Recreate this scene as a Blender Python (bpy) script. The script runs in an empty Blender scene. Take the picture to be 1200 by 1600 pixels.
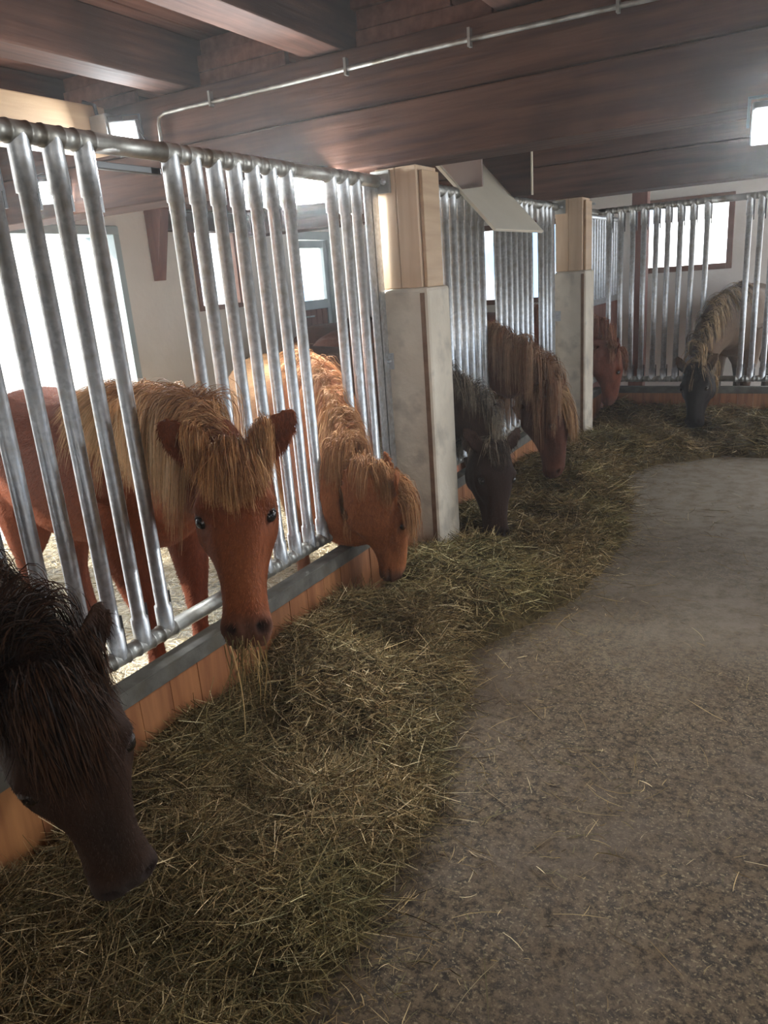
import bpy, bmesh, math, random
import numpy as np
from mathutils import Vector, Matrix
from mathutils.bvhtree import BVHTree

random.seed(7)
RNG = np.random.default_rng(11)
S = bpy.context.scene
COL = S.collection

# ------------------------------------------------------------------ camera
CAM_H = 1.6
PITCH, ROLL, YAW, FPX = .299125, -.0765669, -.5270646, 1181.13
cy, sy = math.cos(YAW), math.sin(YAW)
F0 = Vector((sy, cy, 0)); R0 = Vector((cy, -sy, 0)); U0 = Vector((0, 0, 1))
FW = math.cos(PITCH)*F0 - math.sin(PITCH)*U0
UP = math.sin(PITCH)*F0 + math.cos(PITCH)*U0
RR = math.cos(ROLL)*R0 + math.sin(ROLL)*UP
UR = -math.sin(ROLL)*R0 + math.cos(ROLL)*UP
cd = bpy.data.cameras.new('camera')
cam = bpy.data.objects.new('camera', cd); COL.objects.link(cam)
m = Matrix.Identity(4)
for i in range(3):
    m[i][0] = RR[i]; m[i][1] = UR[i]; m[i][2] = -FW[i]
m[2][3] = CAM_H
cam.matrix_world = m
cd.sensor_fit = 'HORIZONTAL'; cd.sensor_width = 36; cd.lens = 36*FPX/1200
cd.clip_start = .05; cd.clip_end = 300
S.camera = cam

# ------------------------------------------------------------------ light
S.view_settings.view_transform = 'Standard'
S.view_settings.look = 'None'
S.view_settings.exposure = 0.68
S.view_settings.gamma = 1
S.view_settings.use_curve_mapping = False
w = bpy.data.worlds.new('sky'); S.world = w; w.use_nodes = True
bg = w.node_tree.nodes['Background']
bg.inputs[1].default_value = 4.2
_n = w.node_tree.nodes; _l = w.node_tree.links
_tc = _n.new('ShaderNodeTexCoord'); _cl = _n.new('ShaderNodeTexNoise'); _cl.inputs['Scale'].default_value = 5; _cl.inputs['Detail'].default_value = 5
_rp = _n.new('ShaderNodeValToRGB'); _rp.color_ramp.elements[0].position = .42; _rp.color_ramp.elements[1].position = .56
_rp.color_ramp.elements[0].color = (.15, .27, .42, 1); _rp.color_ramp.elements[1].color = (1, .96, .91, 1)
_l.new(_tc.outputs['Generated'], _cl.inputs[0]); _l.new(_cl.outputs[0], _rp.inputs[0]); _l.new(_rp.outputs[0], bg.inputs[0])
sun_dir = Vector((.80, .36, -.47)).normalized()        # the way the light travels
sd = bpy.data.lights.new('sun', 'SUN'); sd.energy = 9; sd.angle = math.radians(1.0); sd.color = (1, .93, .82)
sun = bpy.data.objects.new('sun', sd); COL.objects.link(sun)
sun.rotation_euler = sun_dir.to_track_quat('-Z', 'Y').to_euler()

def portal(name, loc, direction, sx, sy_):
    d = bpy.data.lights.new(name, 'AREA'); d.shape = 'RECTANGLE'; d.size = sx; d.size_y = sy_; d.cycles.is_portal = True
    o = bpy.data.objects.new(name, d); COL.objects.link(o); o.location = loc
    o.rotation_euler = Vector(direction).to_track_quat('-Z', 'Z' if abs(direction[2]) < .5 else 'Y').to_euler()

LAMP_E = {'pillar': 30, 'aisle': 34, 'corner': 6, 'stall': 9}

# ------------------------------------------------------------------ helpers
def tag(o, label=None, cat=None, group=None, kind=None):
    if label: o['label'] = label
    if cat: o['category'] = cat
    if group: o['group'] = group
    if kind: o['kind'] = kind
    return o

def empty(name, loc=(0, 0, 0), **k):
    o = bpy.data.objects.new(name, None); COL.objects.link(o); o.location = loc; o.empty_display_size = .1
    bpy.context.view_layer.update()
    return tag(o, **k)

class MB:
    """collects shapes in world coordinates, then builds one mesh object"""
    def __init__(s): s.v = []; s.f = []; s.sm = []
    def add(s, vs, fs, smooth=False):
        b = len(s.v); s.v += [tuple(v) for v in vs]; s.f += [tuple(b+i for i in f) for f in fs]; s.sm += [smooth]*len(fs); return s
    def box(s, lo, hi, M=None):
        x0, y0, z0 = lo; x1, y1, z1 = hi
        vs = [Vector(p) for p in ((x0,y0,z0),(x1,y0,z0),(x1,y1,z0),(x0,y1,z0),(x0,y0,z1),(x1,y0,z1),(x1,y1,z1),(x0,y1,z1))]
        if M is not None: vs = [M @ v for v in vs]
        return s.add(vs, [(0,3,2,1),(4,5,6,7),(0,1,5,4),(1,2,6,5),(2,3,7,6),(3,0,4,7)])
    def lathe(s, p0, p1, prof, n=16, cap=True):
        """prof: list of (t along p0-p1 in metres, radius)"""
        p0 = Vector(p0); p1 = Vector(p1); a = (p1-p0).normalized()
        u = a.orthogonal().normalized(); v = a.cross(u)
        vs = []; fs = []
        for t, r in prof:
            for k in range(n):
                th = 2*math.pi*k/n; vs.append(p0 + a*t + (u*math.cos(th)+v*math.sin(th))*r)
        for i in range(len(prof)-1):
            for k in range(n):
                k2 = (k+1) % n; fs.append((i*n+k, i*n+k2, (i+1)*n+k2, (i+1)*n+k))
        s.add(vs, fs, True)
        if cap:
            s.add(vs[:n], [tuple(range(n))[::-1]]); s.add(vs[-n:], [tuple(range(n))])
        return s
    def tube(s, p0, p1, r, n=16): return s.lathe(p0, p1, [(0, r), ((Vector(p1)-Vector(p0)).length, r)], n)
    def path(s, pts, r, n=8):
        pts = [Vector(p) for p in pts]; rings = []; fr = None
        for i, p in enumerate(pts):
            a = (pts[min(i+1, len(pts)-1)]-pts[max(i-1, 0)]).normalized()
            u = a.orthogonal().normalized() if fr is None else (fr - a*fr.dot(a)).normalized()
            fr = u; v = a.cross(u)
            rings.append([p+(u*math.cos(2*math.pi*k/n)+v*math.sin(2*math.pi*k/n))*r for k in range(n)])
        vs = [q for rg in rings for q in rg]
        fs = [(i*n+k, i*n+(k+1) % n, (i+1)*n+(k+1) % n, (i+1)*n+k) for i in range(len(pts)-1) for k in range(n)]
        s.add(vs, fs, True); s.add(rings[0], [tuple(range(n))[::-1]]); s.add(rings[-1], [tuple(range(n))]); return s
    def prism(s, poly, axis, a0, a1):
        """poly: 2D points in the two other axes, extruded along axis"""
        n = len(poly)
        def mk(p, a):
            q = list(p); q.insert(axis, a); return q
        vs = [mk(p, a0) for p in poly]+[mk(p, a1) for p in poly]
        fs = [tuple(range(n)), tuple(range(n, 2*n))[::-1]]+[(i, i+n, (i+1) % n+n, (i+1) % n) for i in range(n)]
        return s.add(vs, fs)
    def build(s, name, mat, parent=None, bevel=0, loc=None):
        me = bpy.data.meshes.new(name)
        o = bpy.data.objects.new(name, me); COL.objects.link(o)
        org = Vector((0, 0, 0))
        if parent is None:
            a = np.array([tuple(v) for v in s.v]); org = Vector(((a[:,0].min()+a[:,0].max())/2, (a[:,1].min()+a[:,1].max())/2, a[:,2].min()))
        elif parent is not None:
            org = parent.matrix_world.translation
        me.from_pydata([tuple(Vector(v)-org) for v in s.v], [], s.f)
        me.polygons.foreach_set('use_smooth', s.sm)
        bm = bmesh.new(); bm.from_mesh(me); bmesh.ops.recalc_face_normals(bm, faces=bm.faces); bm.to_mesh(me); bm.free()
        me.materials.append(mat); me.update()
        if parent is None: o.location = org; bpy.context.view_layer.update()
        else: o.parent = parent
        if bevel:
            b = o.modifiers.new('bevel', 'BEVEL'); b.width = bevel; b.segments = 2; b.limit_method = 'ANGLE'
        return o

def npmesh(name, V, Fq, mat, parent=None, color=None, smooth=True, org=None):
    """fast mesh from numpy arrays, all faces of one vertex count"""
    me = bpy.data.meshes.new(name); o = bpy.data.objects.new(name, me); COL.objects.link(o)
    if org is None:
        org = np.array(parent.matrix_world.translation) if parent is not None else np.zeros(3)
    V = np.asarray(V, np.float32)-np.asarray(org, np.float32); Fq = np.asarray(Fq, np.int32); k = Fq.shape[1]
    me.vertices.add(len(V)); me.vertices.foreach_set('co', V.ravel())
    me.loops.add(Fq.size); me.loops.foreach_set('vertex_index', Fq.ravel())
    me.polygons.add(len(Fq)); me.polygons.foreach_set('loop_start', np.arange(len(Fq), dtype=np.int32)*k)
    me.polygons.foreach_set('loop_total', np.full(len(Fq), k, np.int32))
    me.polygons.foreach_set('use_smooth', np.full(len(Fq), smooth))
    me.update(calc_edges=True)
    if color is not None:
        at = me.color_attributes.new('col', 'FLOAT_COLOR', 'POINT')
        c = np.ones((len(V), 4), np.float32); c[:, :3] = color; at.data.foreach_set('color', c.ravel())
    me.materials.append(mat)
    if parent is not None: o.parent = parent
    else: o.location = tuple(org)
    return o

# ------------------------------------------------------------------ materials
def newmat(name):
    mt = bpy.data.materials.new(name); mt.use_nodes = True; nt = mt.node_tree
    return mt, nt, nt.nodes['Principled BSDF'], nt.nodes.new, nt.links.new

def noise_mat(name, c1, c2, scale=4, rough=.7, metal=0, bump=.1, stretch=(1, 1, 1), c3=None, scale2=None, detail=6, bscale=None, lo=.3, hi=.7, spec=.5):
    mt, nt, P, N, L = newmat(name)
    tc = N('ShaderNodeTexCoord'); mp = N('ShaderNodeMapping'); L(tc.outputs['Object'], mp.inputs[0]); mp.inputs['Scale'].default_value = stretch
    n = N('ShaderNodeTexNoise'); n.inputs['Scale'].default_value = scale; n.inputs['Detail'].default_value = detail; L(mp.outputs[0], n.inputs[0])
    r = N('ShaderNodeValToRGB'); r.color_ramp.elements[0].position = lo; r.color_ramp.elements[1].position = hi
    r.color_ramp.elements[0].color = (*c1, 1); r.color_ramp.elements[1].color = (*c2, 1); L(n.outputs[0], r.inputs[0])
    out = r.outputs[0]
    if c3 is not None:
        n2 = N('ShaderNodeTexNoise'); n2.inputs['Scale'].default_value = scale2 or scale*.2; n2.inputs['Detail'].default_value = 4; L(tc.outputs['Object'], n2.inputs[0])
        r2 = N('ShaderNodeValToRGB'); r2.color_ramp.elements[0].position = .5; r2.color_ramp.elements[1].position = .72; L(n2.outputs[0], r2.inputs[0])
        mx = N('ShaderNodeMix'); mx.data_type = 'RGBA'; L(r2.outputs[0], mx.inputs[0]); L(out, mx.inputs[6]); mx.inputs[7].default_value = (*c3, 1); out = mx.outputs[2]
    L(out, P.inputs['Base Color'])
    P.inputs['Roughness'].default_value = rough; P.inputs['Metallic'].default_value = metal
    P.inputs['Specular IOR Level'].default_value = spec
    if bump:
        nb = n
        if bscale:
            nb = N('ShaderNodeTexNoise'); nb.inputs['Scale'].default_value = bscale; nb.inputs['Detail'].default_value = 5; L(mp.outputs[0], nb.inputs[0])
        b = N('ShaderNodeBump'); b.inputs['Strength'].default_value = bump; b.inputs['Distance'].default_value = .02; L(nb.outputs[0], b.inputs['Height']); L(b.outputs[0], P.inputs['Normal'])
    return mt

M = {}
M['galv'] = noise_mat('galvanized_steel', (.42,.44,.46), (.66,.68,.70), 60, .42, .85, .04, c3=(.40,.39,.37), scale2=30)
M['galv_dirty'] = noise_mat('weathered_galvanized_steel', (.26,.25,.22), (.50,.50,.47), 14, .5, .8, .2, c3=(.16,.13,.09), scale2=6)
M['cap'] = noise_mat('kerb_cap_steel', (.075,.068,.056), (.155,.145,.125), 14, .7, .0, .2, c3=(.10,.085,.06), scale2=9, spec=.3)
M['old_x'] = noise_mat('old_dark_timber', (.050,.022,.014), (.125,.060,.038), 3, .78, 0, .25, (.6,9,9), c3=(.055,.028,.02), scale2=2.2, spec=.12)
M['old_y'] = noise_mat('old_dark_joist', (.042,.019,.013), (.095,.046,.031), 3, .8, 0, .25, (9,.6,9), c3=(.04,.022,.016), scale2=2.2, spec=.12)
M['plank'] = noise_mat('ceiling_plank', (.10,.042,.028), (.18,.085,.055), 3, .8, 0, .25, (8,.6,8), spec=.12)
M['red'] = noise_mat('red_brown_wood', (.16,.06,.045), (.24,.10,.075), 3, .7, 0, .15, (6,6,.7))
M['spruce'] = noise_mat('new_spruce', (.62,.42,.26), (.76,.57,.39), 3.5, .6, 0, .1, (7,7,.55), c3=(.55,.36,.21), scale2=1.5)
M['light_wood'] = noise_mat('light_wood', (.42,.27,.15), (.56,.38,.22), 3.5, .6, 0, .1, (7,.55,7))
M['conc'] = noise_mat('whitewashed_concrete', (.60,.52,.41), (.72,.64,.52), 5, .85, 0, .2, c3=(.42,.37,.30), scale2=7, bscale=40)
M['rust'] = noise_mat('rusty_channel', (.17,.09,.05), (.26,.15,.09), 20, .8, .2, .2)
M['cream'] = noise_mat('cream_board', (.74,.67,.54), (.79,.72,.59), 6, .5, 0, .03)
M['plaster'] = noise_mat('white_plaster', (.80,.76,.71), (.88,.84,.79), 3, .9, 0, .2, c3=(.72,.67,.60), scale2=1.5, bscale=18)
M['frame_dark'] = noise_mat('dark_window_frame', (.16,.075,.05), (.24,.12,.085), 6, .6, 0, .1)
M['frame_grey'] = noise_mat('grey_door_frame', (.34,.42,.45), (.42,.50,.53), 6, .5, 0, .05)
M['black'] = noise_mat('black_plastic', (.02,.02,.022), (.03,.03,.033), 10, .35, 0, 0)
M['housing'] = noise_mat('lamp_housing', (.30,.31,.31), (.4,.41,.41), 10, .4, .6, 0)
M['earth'] = noise_mat('bright_yard', (.62,.60,.56), (.72,.71,.68), 1.2, .9, 0, .1)
M['hoof'] = noise_mat('hoof_horn', (.07,.055,.045), (.12,.095,.075), 30, .5, 0, .1)

def planks_mat():
    mt, nt, P, N, L = newmat('orange_spruce_boards')
    tc = N('ShaderNodeTexCoord'); mp = N('ShaderNodeMapping'); L(tc.outputs['Object'], mp.inputs[0]); mp.inputs['Scale'].default_value = (7,7,.6)
    n = N('ShaderNodeTexNoise'); n.inputs['Scale'].default_value = 4; n.inputs['Detail'].default_value = 5; L(mp.outputs[0], n.inputs[0])
    r = N('ShaderNodeValToRGB'); r.color_ramp.elements[0].color = (.22,.080,.030,1); r.color_ramp.elements[1].color = (.40,.175,.068,1)
    r.color_ramp.elements[0].position = .3; r.color_ramp.elements[1].position = .7; L(n.outputs[0], r.inputs[0])
    at = N('ShaderNodeAttribute'); at.attribute_name = 'col'
    mx = N('ShaderNodeMix'); mx.data_type = 'RGBA'; mx.blend_type = 'MULTIPLY'; mx.inputs[0].default_value = 1; L(r.outputs[0], mx.inputs[6]); L(at.outputs['Color'], mx.inputs[7])
    n2 = N('ShaderNodeTexVoronoi'); n2.inputs['Scale'].default_value = 5; L(tc.outputs['Object'], n2.inputs[0])
    r2 = N('ShaderNodeValToRGB'); r2.color_ramp.elements[0].position = .035; r2.color_ramp.elements[1].position = .075; r2.color_ramp.elements[0].color = (.3,.2,.15,1); L(n2.outputs['Distance'], r2.inputs[0])
    m2 = N('ShaderNodeMix'); m2.data_type = 'RGBA'; m2.blend_type = 'MULTIPLY'; m2.inputs[0].default_value = 1; L(mx.outputs[2], m2.inputs[6]); L(r2.outputs[0], m2.inputs[7])
    L(m2.outputs[2], P.inputs['Base Color']); P.inputs['Roughness'].default_value = .5
    b = N('ShaderNodeBump'); b.inputs['Strength'].default_value = .12; L(n.outputs[0], b.inputs['Height']); L(b.outputs[0], P.inputs['Normal'])
    return mt
M['boards'] = planks_mat()

def floor_mat():
    mt, nt, P, N, L = newmat('trampled_concrete')
    tc = N('ShaderNodeTexCoord')
    def noise(s, d=5, rough=.6, st=None):
        n = N('ShaderNodeTexNoise'); n.inputs['Scale'].default_value = s; n.inputs['Detail'].default_value = d; n.inputs['Roughness'].default_value = rough
        if st:
            mp = N('ShaderNodeMapping'); mp.inputs['Scale'].default_value = st; L(tc.outputs['Object'], mp.inputs[0]); L(mp.outputs[0], n.inputs[0])
        else: L(tc.outputs['Object'], n.inputs[0])
        return n
    def ramp(n, a, b, ca=(0,0,0,1), cb=(1,1,1,1)):
        r = N('ShaderNodeValToRGB'); r.color_ramp.elements[0].position = a; r.color_ramp.elements[1].position = b
        r.color_ramp.elements[0].color = ca; r.color_ramp.elements[1].color = cb; L(n.outputs[0], r.inputs[0]); return r
    def mix(f, a, b):
        mx = N('ShaderNodeMix'); mx.data_type = 'RGBA'
        L(f, mx.inputs[0])
        if isinstance(a, tuple): mx.inputs[6].default_value = a
        else: L(a, mx.inputs[6])
        if isinstance(b, tuple): mx.inputs[7].default_value = b
        else: L(b, mx.inputs[7])
        return mx.outputs[2]
    fine = noise(42, 10, .8); base = ramp(fine, .43, .57, (.024,.014,.006,1), (.135,.090,.049,1))
    bits = noise(110, 3, .5); rb = ramp(bits, .57, .63)
    c = mix(rb.outputs[0], base.outputs[0], (.23,.17,.09,1))
    big = noise(1.3, 4, .6); rbig = ramp(big, .42, .66)
    c2 = mix(rbig.outputs[0], c, (.11,.075,.048,1))
    mid = noise(9, 6, .7); rmid = ramp(mid, .45, .7)
    pale = mix(rmid.outputs[0], c2, base.outputs[0])
    # far light and floor sheen painted in as a paler stretch, ragged outline
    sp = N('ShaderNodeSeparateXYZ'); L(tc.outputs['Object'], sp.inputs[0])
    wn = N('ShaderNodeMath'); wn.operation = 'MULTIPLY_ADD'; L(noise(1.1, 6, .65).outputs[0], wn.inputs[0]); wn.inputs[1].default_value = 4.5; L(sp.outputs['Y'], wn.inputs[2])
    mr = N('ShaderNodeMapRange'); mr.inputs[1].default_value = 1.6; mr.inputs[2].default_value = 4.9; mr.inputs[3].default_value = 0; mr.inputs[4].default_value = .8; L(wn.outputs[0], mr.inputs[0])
    far_light = mix(rmid.outputs[0], (.36,.31,.24,1), (.22,.175,.125,1)); pale = mix(mr.outputs[0], pale, far_light)
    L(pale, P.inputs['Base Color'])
    rr = ramp(mid, .3, .7, (.55,.55,.55,1), (.85,.85,.85,1)); L(rr.outputs[0], P.inputs['Roughness']); P.inputs['Specular IOR Level'].default_value = .3
    b = N('ShaderNodeBump'); b.inputs['Strength'].default_value = .45; b.inputs['Distance'].default_value = .008; L(fine.outputs[0], b.inputs['Height']); L(b.outputs[0], P.inputs['Normal'])
    return mt
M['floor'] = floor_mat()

def attr_mat(name, rough=.6, sheen=0, var=.25, scale=60, trans=0, bump=0, stretch=(1,1,1), spec=.3, aniso=False):
    mt, nt, P, N, L = newmat(name)
    at = N('ShaderNodeAttribute'); at.attribute_name = 'col'
    tc = N('ShaderNodeTexCoord'); mp = N('ShaderNodeMapping'); mp.inputs['Scale'].default_value = stretch; L(tc.outputs['Object'], mp.inputs[0])
    n = N('ShaderNodeTexNoise'); n.inputs['Scale'].default_value = scale; n.inputs['Detail'].default_value = 4; L(mp.outputs[0], n.inputs[0])
    r = N('ShaderNodeMapRange'); r.inputs[1].default_value = .3; r.inputs[2].default_value = .7; r.inputs[3].default_value = 1-var; r.inputs[4].default_value = 1+var; L(n.outputs[0], r.inputs[0])
    mx = N('ShaderNodeVectorMath'); mx.operation = 'SCALE'; L(at.outputs['Vector'], mx.inputs[0]); L(r.outputs[0], mx.inputs['Scale'])
    L(mx.outputs[0], P.inputs['Base Color'])
    P.inputs['Roughness'].default_value = rough; P.inputs['Specular IOR Level'].default_value = spec
    if sheen:
        P.inputs['Sheen Weight'].default_value = sheen; P.inputs['Sheen Roughness'].default_value = .5
    if bump:
        b = N('ShaderNodeBump'); b.inputs['Strength'].default_value = bump; b.inputs['Distance'].default_value = .004; L(n.outputs[0], b.inputs['Height']); L(b.outputs[0], P.inputs['Normal'])
    return mt
M['coat'] = attr_mat('pony_coat', .7, 0, .18, 90, bump=.35, stretch=(1,1,.35), spec=.12)
M['hair'] = attr_mat('mane_hair', .6, 0, .15, 30, spec=.15)
M['hay'] = attr_mat('hay_straw', .75, 0, .1, 20, spec=.2)
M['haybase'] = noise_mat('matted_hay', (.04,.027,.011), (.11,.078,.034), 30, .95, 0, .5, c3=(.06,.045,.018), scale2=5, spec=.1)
M['bedding'] = noise_mat('stall_bedding', (.30,.26,.18), (.55,.50,.40), 28, .9, 0, .5, c3=(.20,.20,.19), scale2=3)
mt, nt, P, N, L = newmat('eye_gloss'); P.inputs['Base Color'].default_value = (.012,.008,.006,1); P.inputs['Roughness'].default_value = .15
M['eye'] = mt
M['lid'] = noise_mat('dark_eyelid', (.015,.008,.006), (.03,.016,.012), 30, .5, 0, 0)
mt, nt, P, N, L = newmat('window_glass'); P.inputs['Base Color'].default_value = (.95,.98,1,1); P.inputs['Roughness'].default_value = .02
P.inputs['Transmission Weight'].default_value = 1; P.inputs['IOR'].default_value = 1.02
M['glass'] = mt
HAZE = .006  # density of the volume added to imitate lens veil and lamp glare
mt = bpy.data.materials.new('glare_haze'); mt.use_nodes = True; nt = mt.node_tree; nt.nodes.clear()
vo = nt.nodes.new('ShaderNodeVolumeScatter'); vo.inputs['Color'].default_value = (1, .98, .96, 1); vo.inputs['Density'].default_value = HAZE; vo.inputs['Anisotropy'].default_value = .7
mo = nt.nodes.new('ShaderNodeOutputMaterial'); nt.links.new(vo.outputs[0], mo.inputs['Volume']); M['haze'] = mt
def emit(name, col, st):
    mt, nt, P, N, L = newmat(name); P.inputs['Base Color'].default_value = (.9,.9,.9,1)
    P.inputs['Emission Color'].default_value = (*col, 1); P.inputs['Emission Strength'].default_value = st; return mt

# ------------------------------------------------------------------ the setting
FX = -1.87          # line of the feed fence
WX = -5.0           # outer wall of the stalls
BY = 7.5            # back feed fence
WY = 9.3            # back wall
CZ = 2.84           # underside of the plank ceiling
def struct(o): o['kind'] = 'structure'; return o

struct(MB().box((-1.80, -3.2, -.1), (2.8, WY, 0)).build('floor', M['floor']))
sf = struct(MB().box((WX, -3.2, -.1), (-1.80, WY, .0)).build('floor', M['bedding']))
yd = MB().box((-40, -30, -.35), (40, 40, -.12)).build('ground', M['earth']); struct(yd)

def wall_x(name, x0, x1, y0, y1, holes, z1=CZ+.1):
    """wall in a Y-Z plane with rectangular holes (ya, yb, za, zb)"""
    b = MB(); ys = sorted(holes); cur = y0
    for ya, yb, za, zb in ys:
        b.box((x0, cur, 0), (x1, ya, z1))
        if za > 0: b.box((x0, ya, 0), (x1, yb, za))
        b.box((x0, ya, zb), (x1, yb, z1)); cur = yb
    b.box((x0, cur, 0), (x1, y1, z1))
    return struct(b.build(name, M['plaster']))
def wall_y(name, y0, y1, x0, x1, holes, z1=CZ+.1):
    b = MB(); cur = x0
    for xa, xb, za, zb in sorted(holes):
        b.box((cur, y0, 0), (xa, y1, z1))
        if za > 0: b.box((xa, y0, 0), (xb, y1, za))
        b.box((xa, y0, zb), (xb, y1, z1)); cur = xb
    b.box((cur, y0, 0), (x1, y1, z1))
    return struct(b.build(name, M['plaster']))

wall_x('wall_left', WX-.3, WX, -3.2, WY, [(-1.4, 1.3, 0, 2.3), (2.2, 4.66, 0, 2.16), (5.52, 6.24, 1.46, 2.15), (7.10, 7.80, 0, 2.13)])
wall_y('wall_back', WY, WY+.3, WX-.3, 3.0, [(-3.9, -2.7, 1.2, 2.1), (-1.80, -.89, 1.46, 2.15), (-.28, 2.7, 0, 2.5)])
portal('portal_opening', (1.21, WY+.02, 1.25), (0, -1, 0), 2.98, 2.5)  # unseen end opening, added for light and sheen on the aisle floor
wall_x('wall_right', 2.8, 3.1, -3.2, WY, [(-1.2, .1, 1.2, 2.1), (2.9, 4.5, .9, 2.2), (4.9, 8.9, 0, 2.5)])  # unseen openings, widened to bring fill light into the aisle
wall_y('wall_front', -3.5, -3.2, WX-.3, 3.1, [(1.2, 2.2, 0, 2.1)])
portal('portal_yard', (WX-.02, 3.43, 1.08), (1, 0, 0), 2.46, 2.16)
portal('portal_yard', (WX-.02, -.05, 1.15), (1, 0, 0), 2.7, 2.3)
portal('portal_window', (WX-.02, 5.88, 1.8), (1, 0, 0), .72, .69)
portal('portal_opening', (WX-.02, 7.45, 1.6), (1, 0, 0), .6, 1.0)
portal('portal_window', (-1.35, WY+.02, 1.8), (0, -1, 0), .9, .69)
portal('portal_window', (2.82, -.55, 1.65), (-1, 0, 0), 1.3, .9)
portal('portal_window', (2.82, 3.7, 1.55), (-1, 0, 0), 1.6, 1.3)
portal('portal_opening', (2.82, 6.9, 1.25), (-1, 0, 0), 4.0, 2.5)  # wide side opening added for fill
portal('portal_front', (1.7, -3.22, 1.05), (0, 1, 0), 1.0, 2.1)

# plank ceiling: boards across, one mesh
b = MB(); x = WX-.3
while x < 3.1:
    wv = random.uniform(.17, .22); b.box((x+.003, -3.5, CZ+random.uniform(0, .008)), (x+wv, WY+.3, CZ+.05)); x += wv
struct(b.build('ceiling', M['plank']))
struct(MB().box((WX-.4, -3.6, CZ+.06), (3.2, WY+.4, CZ+.16)).build('ceiling', M['old_y']))

def window(name, axis, pos, a0, a1, z0, z1, fm, depth=.09, mull=(), fw=.06, inner=1):
    """a window frame with a pane, in the wall plane axis=pos"""
    root = empty(name, (pos, (a0+a1)/2, z0) if axis == 0 else ((a0+a1)/2, pos, z0)); struct(root)
    fr = MB(); gl = MB()
    def bx(B, u0, u1, za, zb, d0, d1):
        if axis == 0: B.box((pos-d1*inner, u0, za), (pos-d0*inner, u1, zb)) if inner > 0 else B.box((pos+d0, u0, za), (pos+d1, u1, zb))
        else: B.box((u0, pos+d0, za), (u1, pos+d1, zb))
    bx(fr, a0, a0+fw, z0, z1, -.02, depth); bx(fr, a1-fw, a1, z0, z1, -.02, depth)
    bx(fr, a0+fw, a1-fw, z0, z0+fw, -.02, depth); bx(fr, a0+fw, a1-fw, z1-fw, z1, -.02, depth)
    for mm in mull: bx(fr, mm-.015, mm+.015, z0+fw, z1-fw, 0, depth*.8)
    f = fr.build('window_frame', fm, root, bevel=.004)
    bx(gl, a0+fw, a1-fw, z0+fw, z1-fw, depth*.45, depth*.5)
    gl.build('pane', M['glass'], root)
    return root
window('window_1', 0, WX, 5.50, 6.26, 1.43, 2.17, M['frame_dark'], mull=(6.12,), fw=.045)
window('window_2', 1, WY, -1.84, -.86, 1.43, 2.20, M['frame_dark'], mull=(-1.27,), fw=.06)
window('window_3', 1, WY, -3.92, -2.68, 1.18, 2.12, M['frame_dark'])

# the grey stable door in the left wall: glazed top, boarded bottom
d = struct(empty('door_1', (WX, 7.45, 0)))
f = MB()
for a, c, e, g in ((7.06, 7.14, 0, 2.15), (7.76, 7.84, 0, 2.15), (7.14, 7.76, 2.07, 2.15)): f.box((WX-.1, a, e), (WX+.03, c, g))
f.build('door_frame', M['frame_grey'], d, bevel=.004)
f = MB()
for a, c, e, g in ((7.15, 7.22, .03, 2.06), (7.68, 7.75, .03, 2.06), (7.22, 7.68, 1.98, 2.06), (7.22, 7.68, 1.32, 1.42), (7.22, 7.68, .03, .12)): f.box((WX-.07, a, e), (WX-.01, c, g))
f.build('door_leaf', M['frame_grey'], d, bevel=.004)
f = MB()
for k in range(4): f.box((WX-.055, 7.223+k*.115, .12), (WX-.025, 7.333+k*.115, 1.32))
f.build('door_panel', M['red'], d, bevel=.004)
MB().box((WX-.045, 7.22, 1.42), (WX-.04, 7.68, 1.98)).build('pane', M['glass'], d)
MB().path([(WX+.0, 7.19, 1.25), (WX+.05, 7.19, 1.25), (WX+.05, 7.29, 1.25)], .009).build('door_handle', M['galv'], d)

# the big opening has a thin grey lintel frame
f = MB(); f.box((WX-.32, 2.20, 2.09), (WX+.02, 4.66, 2.155)); f.box((WX-.32, 4.60, 0), (WX+.02, 4.66, 2.09)); f.box((WX-.32, 2.20, 0), (WX+.02, 2.26, 2.09))
struct(f.build('door_2', M['frame_grey'], None, .004))

# ------------------------------------------------------------------ timber
def beam(name, lo, hi, mat, label, cat='beam', cracks=(), kind=None, group=None):
    root = empty(name, ((lo[0]+hi[0])/2, (lo[1]+hi[1])/2, lo[2]), label=label, cat=cat, group=group)
    zs = [lo[2]]+list(cracks)+[hi[2]]
    for i in range(len(zs)-1):
        off = .0 if i % 2 == 0 else .012
        MB().box((lo[0], lo[1]+off, zs[i]+.003), (hi[0], hi[1]-off, zs[i+1]-.003)).build('timber', mat, root, bevel=.008)
    return root
beam('ceiling_beam', (WX, 3.33, 2.09), (2.8, 3.60, 2.60), M['old_x'], 'huge dark brown double timber beam crossing the photo above the nearest pillar', cracks=(2.345,))
beam('ceiling_beam', (WX, 6.24, 2.085), (2.8, 6.52, 2.60), M['old_x'], 'dark timber beam farther back, resting on the second pillar', cracks=(2.34,))
beam('ceiling_beam', (WX, .15, 2.30), (2.8, .35, 2.60), M['old_x'], 'dark timber cross beam overhead beside the camera')
jl = {-4.15: 'dark ceiling joist nearest the outer stall wall', -3.10: 'long dark joist at the upper left above the nearest bars',
      -2.19: 'dark joist above the beam, its underside ending left of the conduit clip', -1.25: 'dark joist over the right part of the near beam',
      -.30: 'ceiling joist above the aisle lamp', .7: 'ceiling joist over the right of the aisle', 1.7: 'ceiling joist beside the right wall'}
for x, lb in jl.items():
    o = MB().box((x, -3.2, 2.603), (x+.2, WY, 2.84)).build('ceiling_joist', M['old_y'], None, .008); tag(o, lb, 'joist', 'ceiling joists')
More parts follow.
